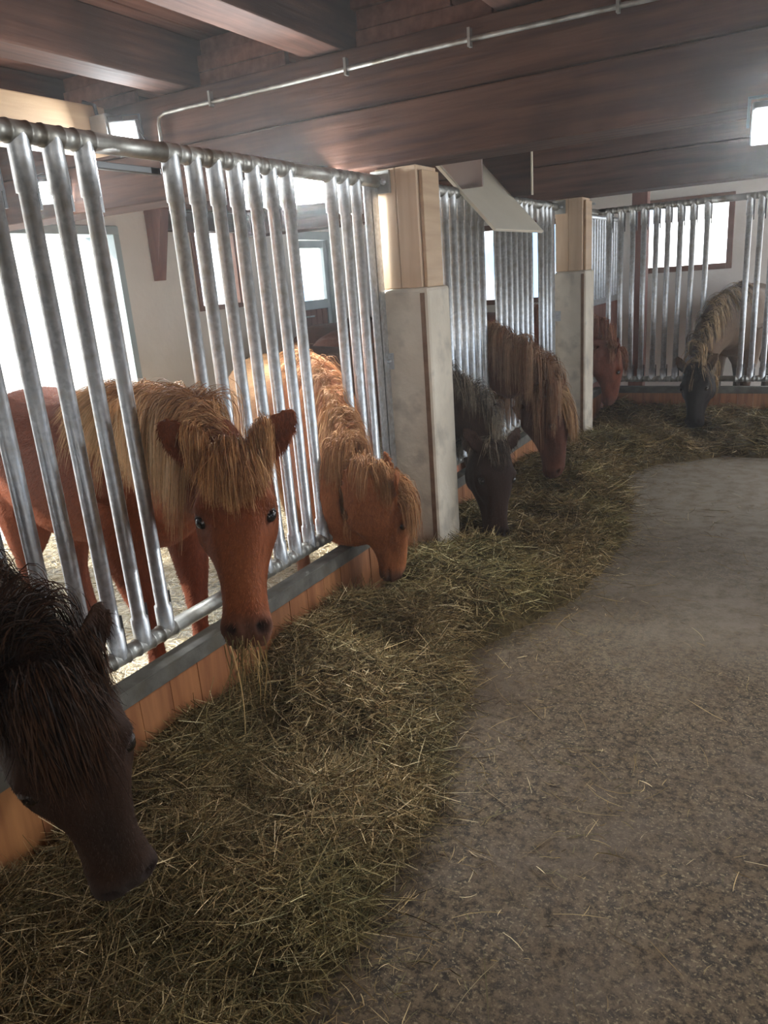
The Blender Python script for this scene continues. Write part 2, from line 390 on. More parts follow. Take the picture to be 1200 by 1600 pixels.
# short boards closing the space over each beam between the joists
xs = sorted(jl)
names = ['far left bay', 'bay left of the long joist', 'bay between the two joists at the top left', 'bay right of the broad joist', 'bay near the aisle lamp', 'bay over the right aisle']
for bi, (y, wh) in enumerate(((3.40, 'near'), (6.30, 'far'))):
    for i in range(len(xs)-1):
        bb = MB(); z = 2.605; k = 0
        while z < 2.80:
            h = min(random.uniform(.06, .08), 2.835-z)
            bb.box((xs[i]+.22+random.uniform(0, .05), y+random.uniform(-.01, .01), z), (xs[i+1]-.02-random.uniform(0, .25 if i < 3 else .02), y+.03, z+h)); z += h+.004
        tag(bb.build('blocking_board', M['plank'], None, .003), 'red-brown boards above the %s beam, %s' % (wh, names[i]), 'board', 'boards between the joists')
# paler beam low over the left stall, lit by the corner lamp
tag(MB().box((-3.62, -1.0, 2.36), (-3.50, 3.32, 2.60)).build('stall_beam', M['light_wood'], None, .008), 'pale wooden beam at the upper left edge lit by the corner lamp', 'beam')
tag(MB().box((WX+.003, -3.1, 2.30), (WX+.16, WY-.1, 2.42)).build('wall_plate', M['red'], None, .006), 'long red-brown wall plate running above the windows of the stall wall', 'beam')
tag(MB().box((-4.9, 4.86, 2.44), (-2.4, 5.0, 2.60)).build('cross_tie', M['light_wood'], None, .006), 'pale cross timber over the stall behind the lamp glare', 'beam')
tag(MB().prism([(WX+.004, 1.72), (WX+.05, 1.72), (WX+.20, 2.29), (WX+.004, 2.29)], 1, 4.98, 5.08).build('wall_bracket', M['red'], None, .004), 'tapering red-brown bracket hanging down the white wall', 'bracket')
tag(MB().box((WX+.004, 5.1, 2.12), (WX+.12, 6.9, 2.28)).build('wall_board', M['old_y'], None, .006), 'dark board on the white wall beside the tapering bracket', 'board')

# ------------------------------------------------------------------ pillars
def pillar(y0, y1, lab):
    root = empty('pillar', (-1.765, (y0+y1)/2, 0), label=lab, cat='pillar')
    bm_ = MB(); bm_.box((-1.892, y0, 0), (-1.635, y1, 1.545)); o = bm_.build('concrete_pier', M['conc'], root, bevel=.018)
    MB().box((-1.675, y0-.004, .05), (-1.652, y0+.02, 1.52)).build('edge_channel', M['rust'], root)
    MB().box((-1.885, y0+.012, 1.545), (-1.78, y1-.03, 2.088)).build('wooden_post', M['spruce'], root, bevel=.005)
    MB().box((-1.778, y0+.012, 1.545), (-1.668, y1-.03, 2.088)).build('wooden_post', M['spruce'], root, bevel=.005)
    MB().box((-1.664, y0+.03, 1.545), (-1.645, y1-.05, 2.065)).build('facing_board', M['light_wood'], root, bevel=.003)
    # clamp plate with bolt on the near face, rail bracket at the top
    pl = MB().box((-1.905, y0-.008, 1.16), (-1.84, y0-.001, 1.24)).build('clamp_plate', M['galv'], root, bevel=.002)
    MB().lathe((-1.862, y0-.008, 1.2), (-1.862, y0-.03, 1.2), [(0, .013), (.008, .013), (.009, .008), (.018, .008)], 6).build('bolt', M['galv'], root).parent = pl
    pl = MB().box((-1.90, y0-.006, 1.98), (-1.80, y0+.011, 2.08)).build('rail_bracket', M['galv_dirty'], root, bevel=.002)
    MB().lathe((-1.83, y0-.006, 2.03), (-1.83, y0-.03, 2.03), [(0, .014), (.01, .014), (.011, .008), (.02, .008)], 6).build('bolt', M['galv'], root).parent = pl
pillar(3.38, 3.64, 'whitewashed concrete pillar with pale wooden post, nearest, beside the small chestnut pony')
pillar(6.27, 6.53, 'smaller looking concrete and wood pillar farther back behind the flaxen-maned grazing pony')

# ------------------------------------------------------------------ low board partitions
def low_partition(p0, p1, nrm, lab):
    """p0,p1: 2D ends of the front face, nrm: 2D unit vector to the aisle"""
    p0 = Vector((*p0, 0)); p1 = Vector((*p1, 0)); n = Vector((*nrm, 0)); a = (p1-p0); Ln = a.length; a.normalize()
    root = empty('low_partition', (p0+p1)/2, label=lab, cat='partition')
    B = MB(); cols = []; t = 0
    rs = random.Random(3)
    while t < Ln-.01:
        wv = min(rs.uniform(.12, .145), Ln-t); off = rs.uniform(0, .003)
        q = [p0+a*(t+.0015)-n*.045, p0+a*(t+wv-.0015)-n*.045, p0+a*(t+wv-.0015)+n*off, p0+a*(t+.0015)+n*off]
        B.add([v+Vector((0,0,0)) for v in q]+[v+Vector((0,0,.405)) for v in q], [(0,1,2,3),(7,6,5,4),(0,4,5,1),(1,5,6,2),(2,6,7,3),(3,7,4,0)])
        g = rs.uniform(.8, 1.12); cols += [(g, g*rs.uniform(.93, 1.0), g*rs.uniform(.88, 1))]*8; t += wv
    o = B.build('boards', M['boards'], root)
    at = o.data.color_attributes.new('col', 'FLOAT_COLOR', 'POINT')
    at.data.foreach_set('color', np.array([(*c, 1) for c in cols], np.float32).ravel())
    C = MB()
    def bar(d0, d1, z0, z1):
        q = [p0+n*d0, p1+n*d0, p1+n*d1, p0+n*d1]
        C.add([v+Vector((0,0,z0)) for v in q]+[v+Vector((0,0,z1)) for v in q], [(0,1,2,3),(7,6,5,4),(0,4,5,1),(1,5,6,2),(2,6,7,3),(3,7,4,0)])
    bar(-.055, .014, .425, .434); bar(.006, .014, .375, .4255); bar(-.055, -.047, .375, .4255)
    C.build('steel_cap', M['cap'], root, bevel=.0015)
    return root
low_partition((-1.80, -1.2), (-1.80, 3.38), (1, 0), 'low wall of orange boards with steel cap beside the big hay heap, nearest')
low_partition((-1.80, 3.66), (-1.80, 6.27), (1, 0), 'low board wall between the two pillars behind the grazing ponies')
low_partition((-1.80, 6.55), (-1.80, BY-.02), (1, 0), 'short low board wall just past the farther pillar')
low_partition((-1.78, BY-.0), (2.8, BY-.0), (0, -1), 'low orange board wall with steel cap across the far end of the aisle')

# ------------------------------------------------------------------ feed fences
ZT, ZB = 2.035, .50
def fence(p0, p1, bars, flanges, lab, kind_dir, extra_plate=None):
    p0 = Vector((*p0, 0)); p1 = Vector((*p1, 0)); a = (p1-p0).normalized(); Ln = (p1-p0).length
    root = empty('feed_fence', (p0+p1)/2, label=lab, cat='fence')
    for nm, z, r in (('top_rail', ZT, .028), ('bottom_rail', ZB, .027)):
        prof = [(0, r)]
        for t in sorted(bars):
            if t < .04 or t > Ln-.04: continue
            prof += [(t-.034, r), (t-.033, r+.0035), (t-.027, r+.0035), (t-.026, r+.0015), (t+.026, r+.0015), (t+.027, r+.0035), (t+.033, r+.0035), (t+.034, r)]
        prof.append((Ln, r))
        q0 = p0+Vector((0,0,z)); MB().lathe(q0, q0+a*Ln, prof, 14).build(nm, M['galv_dirty'], root)
    for t in bars:
        q = p0+a*t+Vector((0,0,ZB)); H = ZT-ZB; rs = .0235
        o = MB().lathe(q, q+Vector((0,0,H)), [(0, .029), (.095, .029), (.097, rs), (H-.15, rs), (H-.148, .029), (H, .029)], 18, False).build('bar', M['galv'], root)
        # lock tongue beside the lower and upper sleeve
        c = q+a*.033
        for za, zb in ((ZB+.02, ZB+.135), (ZT-.19, ZT-.03)): MB().box((c.x-.004, c.y-.004, za), (c.x+.004, c.y+.004, zb)).build('lock_strip', M['black'], root).parent = o
    for t in flanges:
        q = p0+a*t; n = a.orthogonal(); n.z = 0; n.normalize()
        B = MB(); hw = a*.035; th = n*.004
        vs = [q-hw-th, q+hw-th, q+hw+th, q-hw+th]; B.add([v+Vector((0,0,ZB-.05)) for v in vs]+[v+Vector((0,0,ZT+.03)) for v in vs], [(0,1,2,3),(7,6,5,4),(0,4,5,1),(1,5,6,2),(2,6,7,3),(3,7,4,0)])
        B.build('end_plate', M['galv'], root, bevel=.001)
    return root
def grp(a, n, sp=.107): return [a+i*sp for i in range(n)]
Y0 = -1.2
near = grp(-.95, 7, .106)+grp(.03, 7, .106)+grp(1.03, 7, .1067)+grp(2.016, 7, .106)+[2.97, 3.076, 3.175]
f1 = fence((FX, Y0), (FX, 3.378), [y-Y0 for y in near], [3.285-Y0, 3.345-Y0], 'tall galvanized feed fence in the foreground with the forelocked chestnut pony through it', 'y')
# sliding lock plate over the wide head opening
MB().box((FX-.055, 1.70, ZT-.062), (FX-.03, 2.00, ZT-.042)).build('slide_plate', M['black'], f1, bevel=.002)
mid = [3.70]+grp(4.02, 7, .107)+grp(4.94, 7, .110)+[5.86, 5.96, 6.06]
fence((FX, 3.645), (FX, 6.268), [y-3.645 for y in mid], [6.17-3.645], 'galvanized feed fence between the two pillars', 'y')
fence((FX, 6.532), (FX, BY), [6.62-6.532], [], 'short galvanized fence piece behind the farther pillar', 'y')
back = [-1.755, -1.649, -1.544, -1.447, -1.339, -1.239, -1.134, -1.031, -.914, -.582, -.492, -.395, -.29, -.18, -.07, .04, .42, .53, .64, .75, .86, .97]
fence((FX, BY+.05), (2.8, BY+.05), [x-FX for x in back], [], 'galvanized feed fence across the far end in front of the back wall window', 'x')
# inner partition behind, seen edge-on past the farther pillar
f4 = empty('stall_divider', (-2.05, 8.3, 0), label='barred stall divider on boards seen edge-on past the farther pillar', cat='fence')
MB().tube((-2.05, 7.65, 2.03), (-2.05, 9.25, 2.03), .025).build('top_rail', M['galv'], f4)
MB().box((-2.075, 7.65, 1.17), (-2.02, 9.25, 1.23)).build('middle_rail', M['galv'], f4, bevel=.002)
for k in range(15): MB().tube((-2.05, 7.72+k*.108, 1.23), (-2.05, 7.72+k*.108, 2.01), .016, 10).build('bar', M['galv'], f4)
bb = MB()
for k in range(12): bb.box((-2.07, 7.65+k*.1333, .02), (-2.03, 7.65+k*.1333+.13, 1.17))
bb.build('boards', M['red'], f4)
MB().path([(-2.05, 7.8, 2.05), (-2.05, 7.8, 2.12), (-2.03, 7.8, 2.13), (-1.95, 7.8, 2.13)], .01).build('latch', M['galv'], f4)
tag(MB().box((-1.62, 7.85, 0), (-1.48, 7.99, 2.6)).build('wooden_post', M['red'], None, .005), 'red-brown wooden post standing behind the far fence left of the window', 'post')

# ------------------------------------------------------------------ feed chute (between the beams)
ch = empty('feed_chute', (-1.85, 4.75, 1.82), label='cream and brown hopper chute slanting down between the two beams', cat='chute')
mt_c = M['cream']
A_, B_ = 4.30, 5.18
d_ = Vector((-.49, 0, .545)).normalized(); n_ = Vector((.545, 0, .49)).normalized()
p = Vector((-1.631, 0, 1.82)); Ls = 1.05
q = [p, p+d_*Ls, p+d_*Ls-n_*.018, p-n_*.018]
MB().prism([(v.x, v.z) for v in q], 1, A_, B_).build('slide_board', mt_c, ch, bevel=.002)
for y, nm in ((A_+.0, 'cheek_board'), (B_-.018, 'cheek_board')):
    MB().prism([(-1.705, 2.05), (-1.705, 2.60), (-2.30, 2.60), (-1.83, 2.05+.0)], 1, y, y+.018).build(nm, M['old_x'] if y > 5 else noise_mat('pinkish_board', (.30,.22,.19), (.37,.28,.25), 5, .6, 0, .05), ch, bevel=.002)
MB().box((-1.708, B_-.02, 2.05), (-1.700, B_+.002, 2.6)).build('edge_strip', mt_c, ch)

# conduit on the near beam
cp = [(-3.12, 3.318, 2.02), (-3.12, 3.318, 2.46), (-3.11, 3.318, 2.49), (-3.07, 3.318, 2.505)]+[(x, 3.318, 2.51+.004*math.sin(x*3)) for x in np.arange(-2.9, 2.7, .25)]
cn = empty('conduit', (-.2, 3.318, 2.5), label='thin grey conduit pipe running along the near beam and bending down', cat='pipe')
MB().path(cp, .010).build('pipe', M['galv_dirty'], cn)
for x in (-2.75, -1.95, -1.35, -.75, -.1, .6): MB().box((x-.006, 3.303, 2.485), (x+.006, 3.331, 2.555)).build('pipe_clip', M['galv_dirty'], cn)

# ------------------------------------------------------------------ lamps
def lamp(loc, size, facing, energy, label, group='stable lamps', strength=60, color=(.90, .96, 1)):
    root = empty('stable_lamp', loc, label=label, cat='lamp', group=group)
    fz = Vector(facing).normalized(); up = Vector((0, 0, 1)); rt = fz.cross(up).normalized(); u2 = rt.cross(fz)
    mm = Matrix(((rt.x, fz.x, u2.x, loc[0]), (rt.y, fz.y, u2.y, loc[1]), (rt.z, fz.z, u2.z, loc[2]), (0, 0, 0, 1)))
    sx, sz = size
    MB().box((-sx/2-.015, -.07, -sz/2-.015), (sx/2+.015, 0, sz/2+.015), mm).build('housing', M['housing'], root, bevel=.006)
    MB().box((-sx/2, .0, -sz/2), (sx/2, .012, sz/2), mm).build('lens', emit('lamp_lens', color, strength), root)
    k = MB(); k.box((-sx/2-.03, -.05, -.01), (-sx/2-.02, -.03, .09), mm); k.box((sx/2+.02, -.05, -.01), (sx/2+.03, -.03, .09), mm); k.box((-sx/2-.03, -.05, .085), (sx/2+.03, -.03, .09), mm)
    k.build('mounting_bracket', M['black'], root)
    if not energy: return root
    d = bpy.data.lights.new('lamp_light', 'AREA'); d.shape = 'RECTANGLE'; d.size = sx; d.size_y = sz; d.energy = energy; d.color = color
    o = bpy.data.objects.new('lamp_light', d); COL.objects.link(o); o.parent = root
    o.location = fz*.02; o.rotation_euler = fz.to_track_quat('-Z', 'Z').to_euler()
    return root
lamp((-2.28, 3.26, 2.035), (.46, .11), (.35, -.85, -.35), 0, 'glaring lamp under the near beam left of the nearest pillar', strength=350)
lamp((-.175, 3.27, 2.015), (.15, .10), (.10, -.9, -.45), 0, 'glaring lamp under the beam at the right edge of the photo', strength=450)
lamp((-3.30, 3.24, 2.43), (.12, .10), (.45, -.85, -.2), LAMP_E['corner'], 'small square floodlight on the beam at the upper left above the bars', strength=30)
lamp((-4.0, 3.25, 2.22), (.26, .10), (.5, -.8, -.25), LAMP_E['stall'], 'lamp behind the nearest bars at the left edge, below the pale beam', strength=40)
jb = empty('junction_box', (-3.42, 3.27, 2.45), label='grey junction box with cables left of the small square floodlight', cat='electrical box')
MB().box((-3.60, 3.20, 2.40), (-3.38, 3.325, 2.54)).build('box_body', M['housing'], jb, bevel=.006)
MB().path([(-3.5, 3.26, 2.54), (-3.5, 3.25, 2.60), (-3.55, 3.22, 2.62)], .012).build('cable', M['black'], jb)
MB().path([(-3.25, 3.30, 2.45), (-3.2, 3.31, 2.36), (-3.13, 3.32, 2.30)], .005).build('cable', M['black'], jb)
if HAZE:
    hz = MB().box((WX-.36, -3.56, -.30), (3.16, WY+.36, CZ+.25)).build('glare_haze', M['haze']); tag(hz, 'thin haze added to the stable air for lens veil and lamp glow', 'haze', kind='stuff')
# ------------------------------------------------------------------ ponies
def nrm(v): v = np.asarray(v, float); return v/np.linalg.norm(v)
def lerp_tab(tab, t):
    xs = [r[0] for r in tab]; return [float(np.interp(t, xs, [r[i] for r in tab])) for i in range(1, len(tab[0]))]
def smooth_path(P, n):
    """Catmull-Rom through the points, n samples"""
    P = [np.array(p, float) for p in P]; P = [2*P[0]-P[1]]+P+[2*P[-1]-P[-2]]; out = []
    segs = len(P)-3
    for i in range(n):
        u = i/(n-1)*segs; k = min(int(u), segs-1); t = u-k; a, b, c, d = P[k:k+4]
        out.append(.5*((2*b)+(-a+c)*t+(2*a-5*b+4*c-d)*t*t+(-a+3*b-3*c+d)*t**3))
    return out
class Loft:
    def __init__(s): s.v = []; s.f = []
    def rings(s, rings):
        n = len(rings[0]); b = len(s.v)
        for r in rings: s.v += [tuple(p) for p in r]
        for i in range(len(rings)-1):
            for k in range(n): k2 = (k+1) % n; s.f.append((b+i*n+k, b+i*n+k2, b+(i+1)*n+k2, b+(i+1)*n+k))
        for idx, rev in ((0, True), (len(rings)-1, False)):
            c = np.mean(rings[idx], axis=0); s.v.append(tuple(c)); ci = len(s.v)-1
            for k in range(n):
                k2 = (k+1) % n; f = (b+idx*n+k, b+idx*n+k2, ci); s.f.append(f[::-1] if rev else f)
def ring(c, up, sd, hu, hd, w, n=24, p=2.2, ptop=None):
    """oval: hu above, hd below the centre, half-width w"""
    out = []
    for k in range(n):
        th = 2*math.pi*k/n; cu, su = math.cos(th), math.sin(th); pp = ptop if (ptop and cu > 0) else p
        rr = (abs(cu)**pp+abs(su)**pp)**(-1/pp); h = hu if cu > 0 else hd
        out.append(np.asarray(c)+np.asarray(up)*cu*rr*h+np.asarray(sd)*su*rr*w)
    return out

# head profile: t, front offset, back offset, half width, at fractions of the head length
HEAD = [(-.02,.045,.15,.070),(.06,.062,.185,.088),(.16,.074,.205,.098),(.26,.080,.215,.104),(.34,.080,.212,.106),(.42,.076,.195,.098),(.50,.070,.165,.084),
        (.58,.064,.135,.070),(.68,.058,.108,.060),(.78,.052,.095,.056),(.86,.045,.092,.060),(.92,.034,.088,.061),(.97,.014,.078,.054),(1.0,-.010,.062,.040)]
TRUNK = [(.44,.93,.10,.10,.09),(.38,.93,.20,.20,.16),(.28,.95,.27,.28,.21),(.14,.97,.325,.33,.245),(0,.975,.335,.345,.27),(-.15,.97,.315,.355,.29),(-.32,.96,.31,.36,.31),
         (-.50,.965,.31,.335,.31),(-.66,.98,.305,.29,.295),(-.80,.99,.285,.27,.275),(-.92,.99,.24,.25,.235),(-1.02,.985,.17,.20,.17),(-1.08,.98,.09,.12,.09)]

def strands(guides, n_child, spread, clump, width, col_fn, droop=None, seed=1, min_w=.25):
    """guides: (G, K, 3) paths + (G, K, 3) surface normals -> ribbon mesh arrays"""
    rng = np.random.default_rng(seed)
    G, K, _ = guides[0].shape; P = np.repeat(guides[0], n_child, 0); Nn = np.repeat(guides[1], n_child, 0); m_ = len(P)
    off = rng.normal(0, 1, (m_, 3))*spread; t = np.linspace(0, 1, K)[None, :, None]
    fr = rng.uniform(.75, 1.0, (m_, 1, 1))
    wob = np.sin(t*rng.uniform(3, 7, (m_, 1, 1))+rng.uniform(0, 6.28, (m_, 1, 1)))*rng.normal(0, .004, (m_, 1, 3))*t
    fly = rng.normal(0, 1, (m_, 1, 3))*(rng.random((m_, 1, 1)) < .12)*.022*t**1.5
    Q = P+off[:, None, :]*(1-clump*t**1.2)+wob+fly
    # shorten by resampling toward the root
    idx = np.linspace(0, 1, K)[None, :, None]*fr*(K-1); i0 = np.minimum(idx.astype(int), K-2); f = idx-i0
    Q = np.take_along_axis(Q, np.repeat(i0, 3, 2), 1)*(1-f)+np.take_along_axis(Q, np.repeat(i0+1, 3, 2), 1)*f
    T = np.gradient(Q, axis=1); T /= np.linalg.norm(T, axis=2, keepdims=True)+1e-9
    Nj = Nn+rng.normal(0, .5, (m_, 1, 3)); Wd = np.cross(T, Nj); Wd /= np.linalg.norm(Wd, axis=2, keepdims=True)+1e-9
    wt = width*(1-(1-min_w)*np.linspace(0, 1, K)**2)[None, :, None]*rng.uniform(.7, 1.3, (m_, 1, 1))
    V = np.stack([Q-Wd*wt/2, Q+Wd*wt/2], 2).reshape(-1, 3)
    b = (np.arange(m_)[:, None]*K+np.arange(K-1)[None, :]).ravel()*2
    F_ = np.stack([b, b+1, b+3, b+2], 1)
    gi = np.repeat(np.arange(G), n_child)
    C = col_fn(gi/G, np.linspace(0, 1, K), rng, m_)      # (m, K, 3)
    return V, F_, np.repeat(C[:, :, None, :], 2, 2).reshape(-1, 3)

def sim_guides(bvh, roots, dirs, length, K, grav, stiff, eps, seed, target=None):
    rng = np.random.default_rng(seed); P = []; NN = []
    for r, d, ln in zip(roots, dirs, length):
        p = Vector(r); d = Vector(d).normalized(); pts = [p.copy()]; ns = []; st = ln/(K-1); e = rng.uniform(eps*.4, eps*1.6)
        loc, nn, _, _ = bvh.find_nearest(p); ns.append(nn.copy())
        for k in range(K-1):
            sf_ = stiff**(k*12.0/K+.3)
            dd = (d*sf_+Vector(grav)*(1-sf_)); dd.normalize(); q = p+dd*st
            loc, nn, _, dist = bvh.find_nearest(q)
            if loc is not None:
                h = (q-loc).dot(nn)
                if h < e and dist < .3: q = loc+nn*e
            if (q-p).length > 1e-6:
                d = (q-p).normalized(); q = p+d*st
            pts.append(q); ns.append(nn.copy()); p = q
        P.append(pts); NN.append(ns)
    return np.array([[tuple(v) for v in r] for r in P]), np.array([[tuple(v) for v in r] for r in NN])

def make_pony(label, P, Mz, F, wither, heading, s=.95, hs=None, body=None, head=None, base=(.2,.07,.03), dark=None, muzzle=(.1,.05,.04), legs=None, nose=None, belly=None,
              mane=((.5,.3,.15),(.7,.5,.3)), mane_tip=None, mane_side=1, mane_len=.34, mane_n=170, child=26, forelock=.27, fore_n=60, hair_w=.0022,
              vox=.009, coat=40000, coat_len=.02, ear_fwd=.25, tail=((.3,.15,.08),(.5,.3,.15)), ear_out=.75, fore_side=0., neck_pts=None, seed=1, neck_fat=1, both=.2,
              mouth_open=0, leg_bend=0, mane_back=.35, fore_w=.042, fore_fan=3.5, ear_s=1.2, clump=.5, fat_head=1, mane_u0=.10, fore_col=None, fore_lift=0., poll_len=1., fore_back=.07, mane_lean=0., fore_side_cut=.35):
    rng = np.random.default_rng(seed)
    P = np.array(P, float); Mz = np.array(Mz, float); ax = Mz-P; L = np.linalg.norm(ax); ax /= L
    F = np.array(F, float); F = nrm(F-ax*F.dot(ax)); SD = np.cross(ax, F)       # pony's own left/right axis
    hs = hs or L/.56*1.08*fat_head
    hd = nrm([heading[0], heading[1], 0]); Z = np.array([0, 0, 1.]); lt = np.cross(Z, hd)
    O = np.array([wither[0], wither[1], 0])
    def B(x, y, z): return O+(hd*x+lt*y)*s+Z*z*s
    lf = Loft()
    # head
    rg = []
    for t in np.linspace(-.02, 1, 26):
        f_, b_, w_ = lerp_tab(HEAD, t); f_ *= hs; b_ *= hs; w_ *= hs
        c = P+ax*t*L+F*(-.045*hs); rg.append(ring(c, F, SD, f_+.045*hs, max(b_-.045*hs, .01), w_, 28, 2.25, 2.7 if t > .12 else 2.2))
    lf.rings(rg)
    # jaw cheeks
    for sg in (-1, 1):
        c = P+ax*.30*L-F*.13*hs+SD*sg*.055*hs
        lf.rings([ring(c+ax*u*.085*hs, F, SD, .085*hs*math.sqrt(max(1-u*u, .02)), .075*hs*math.sqrt(max(1-u*u, .02)), .042*hs*math.sqrt(max(1-u*u, .02)), 14) for u in np.linspace(-1, 1, 9)])
    # neck
    pb = P+ax*.14*L-F*.075*hs
    cb = B(.27, 0, 1.00); cb2 = B(.02, 0, .98)
    if neck_pts: mid_ = [np.array(q, float) for q in neck_pts]
    else: mid_ = []
    path = smooth_path([pb+ax*.02, pb-F*.08*hs-ax*.03]+mid_+[cb, cb2], 30)
    nk = []; crest = []
    for i, c in enumerate(path):
        u = i/29; T = nrm(path[min(i+1, 29)]-path[max(i-1, 0)])
        sdv = nrm(SD*(1-u)**1.2*(1 if SD.dot(-lt) > 0 else -1)+(-lt)*(u**.8+.02)); sdv = nrm(sdv-T*sdv.dot(T)); up = np.cross(sdv, T); 
        if up.dot(Z)+(.8 if u < .3 else 0)*up.dot(-ax) < 0: up = -up
        hh = float(np.interp(u, [0, .12, .35, .7, 1], [.10, .128, .155, .225, .27]))*s*neck_fat; ww = float(np.interp(u, [0, .12, .4, .75, 1], [.07, .082, .10, .155, .20]))*s*neck_fat
        nk.append(ring(c, up, sdv, hh, hh*1.05, ww, 22, 2.0)); crest.append((c+up*hh*.98, up, sdv, T))
    lf.rings(nk)
    # trunk
    rg = []
    for x, zc, hu, hd_, w_ in [lerp_tab([(-r[0], r[0], *r[1:]) for r in TRUNK], t) for t in np.linspace(-.44, 1.08, 30)]:
        rg.append(ring(B(x, 0, zc), Z, lt, hu*s, hd_*s*.98, w_*s, 28, 2.1))
    lf.rings(rg)
    # legs
    def limb(pts, rad):
        pp = smooth_path(pts, 26); rr = [float(np.interp(i/25*(len(rad)-1), range(len(rad)), rad)) for i in range(26)]; rgs = []
        for i, c in enumerate(pp):
            T = nrm(pp[min(i+1, 25)]-pp[max(i-1, 0)]); u1 = nrm(hd-T*hd.dot(T)); v1 = np.cross(T, u1); rgs.append(ring(c, u1, v1, rr[i]*1.08, rr[i]*1.08, rr[i]*.9, 16, 2))
        lf.rings(rgs)
    feet = []
    for sg in (-1, 1):
        o1 = rng.uniform(-.06, .08); o2 = rng.uniform(-.08, .06)
        limb([B(.20,.13*sg,.92), B(.17,.145*sg,.74), B(.19+o1*.5,.13*sg,.42), B(.185+o1,.125*sg,.26), B(.19+o1,.125*sg,.12), B(.235+o1,.125*sg,.035)],
             [k*s for k in (.15,.115,.055,.038,.044,.045)])
        feet.append((B(.22+o1, .125*sg, 0), hd))
        limb([B(-.78,.12*sg,.98), B(-.70,.15*sg,.74), B(-.84+o2*.4,.14*sg,.47), B(-.86+o2*.8,.135*sg,.30), B(-.84+o2,.13*sg,.13), B(-.79+o2,.13*sg,.035)],
             [k*s for k in (.20,.155,.066,.044,.048,.047)])
        feet.append((B(-.80+o2, .13*sg, 0), hd))
    # ears
    ears = []
    for sg in (-1, 1):
        eb = P+ax*.035*L+SD*sg*.068*hs-F*.005*hs; dr = nrm(-ax+SD*sg*ear_out+F*ear_fwd); fo = nrm(F+SD*sg*.35); fo = nrm(fo-dr*fo.dot(dr)); so = np.cross(dr, fo)
        rg = []
        for u in np.linspace(0, 1, 12):
            wv = float(np.interp(u, [0, .25, .5, .75, .92, 1], [.026, .036, .039, .033, .020, .008]))*hs*(.9*ear_s); c = eb+dr*(u*.125*ear_s-.015)*hs+fo*.008*math.sin(u*3)*hs
            # cupped crescent section
            pts = []
            for k in range(16):
                th = math.pi*2*k/16; cx, sx_ = math.cos(th), math.sin(th)
                pts.append(c+so*sx_*wv+fo*((cx*.012*hs*(1-.5*u))+(abs(sx_)**2)*.42*wv))
            rg.append(pts)
        lf.rings(rg); ears.append((eb, dr, fo, so))
    me = bpy.data.meshes.new('tmp'); me.from_pydata(lf.v, [], lf.f); bm = bmesh.new(); bm.from_mesh(me); bmesh.ops.recalc_face_normals(bm, faces=bm.faces); bm.to_mesh(me); bm.free()
    tmp = bpy.data.objects.new('tmp', me); COL.objects.link(tmp)
    r = tmp.modifiers.new('r', 'REMESH'); r.mode = 'VOXEL'; r.voxel_size = vox; r.adaptivity = 0
    sm_ = tmp.modifiers.new('s', 'SMOOTH'); sm_.factor = .5; sm_.iterations = max(2, int(round(.028/vox)))
    dg = bpy.context.evaluated_depsgraph_get(); ev = tmp.evaluated_get(dg); m2 = ev.to_mesh()
    nv = len(m2.vertices); V = np.empty(nv*3, np.float32); m2.vertices.foreach_get('co', V); V = V.reshape(-1, 3).astype(float)
    NV = np.empty(nv*3, np.float32); m2.vertices.foreach_get('normal', NV); NV = NV.reshape(-1, 3).astype(float)
    nl = len(m2.loops); li = np.empty(nl, np.int32); m2.loops.foreach_get('vertex_index', li); Fq = li.reshape(-1, 4).copy()
    ev.to_mesh_clear(); bpy.data.objects.remove(tmp); bpy.data.meshes.remove(me)
    # ---- sculpting in head coordinates
    D = V-P; hu_ = D@ax/L; hv = D@SD/hs; hw = D@F/hs
    ish = (hu_ > -.02) & (hu_ < 1.1) & (np.abs(hv) < .16) & (hw > -.25) & (hw < .13)
    def gauss(u0, v0, w0, su, sv, sw): return np.exp(-((hu_-u0)*.56/su)**2-((np.abs(hv)-v0)/sv)**2-((hw-w0)/sw)**2)*ish
    dsp = np.zeros(nv)
    dsp += .015*gauss(.305, .085, .045, .028, .030, .022)       # brow
    dsp -= .010*gauss(.385, .098, .028, .020, .020, .018)        # socket
    dsp -= .008*gauss(.43, .098, .045, .03, .03, .02)
    dsp += .008*gauss(.46, .085, -.01, .07, .03, .016)          # cheek bone
    dsp -= .010*gauss(.62, .065, -.02, .07, .03, .03)
    dsp += .012*gauss(.905, .048, .010, .028, .022, .024)       # nostril wing
    dsp -= .026*gauss(.915, .036, .018, .014, .011, .016)       # nostril
    dsp -= .012*gauss(.93, .0, .03, .03, .012, .03)
    dsp += .010*gauss(.95, .0, -.085, .03, .04, .025)           # chin
    mouth = np.exp(-((hw+.052+.02*(1-hu_))/.006)**2)*(hu_ > .80)*ish*np.clip((hu_-.80)/.04, 0, 1)
    dsp -= .009*mouth*(hw < -.02)
    V = V+NV*(dsp*hs)[:, None]
    # ear hollows
    hollow = np.zeros(nv)
    for eb, dr, fo, so in ears:
        d = V-eb; a_ = d@dr/hs; b_ = d@so/hs; c_ = d@fo/hs
        g = np.exp(-((a_-.05)/.035)**2-(b_/.014)**2)*(c_ > -.002)*(np.abs(a_-.05) < .08)*(np.abs(b_) < .05)*(np.abs(c_) < .05)*(NV@fo > .2); V -= fo[None, :]*(g*.012*hs)[:, None]; hollow = np.maximum(hollow, g)
    # ---- coat colour by place on the body
    base = np.array(base); C = np.tile(base, (nv, 1))
    lp = V-O; bx = (lp@hd)/s; bz = V[:, 2]/s; by = (lp@lt)/s
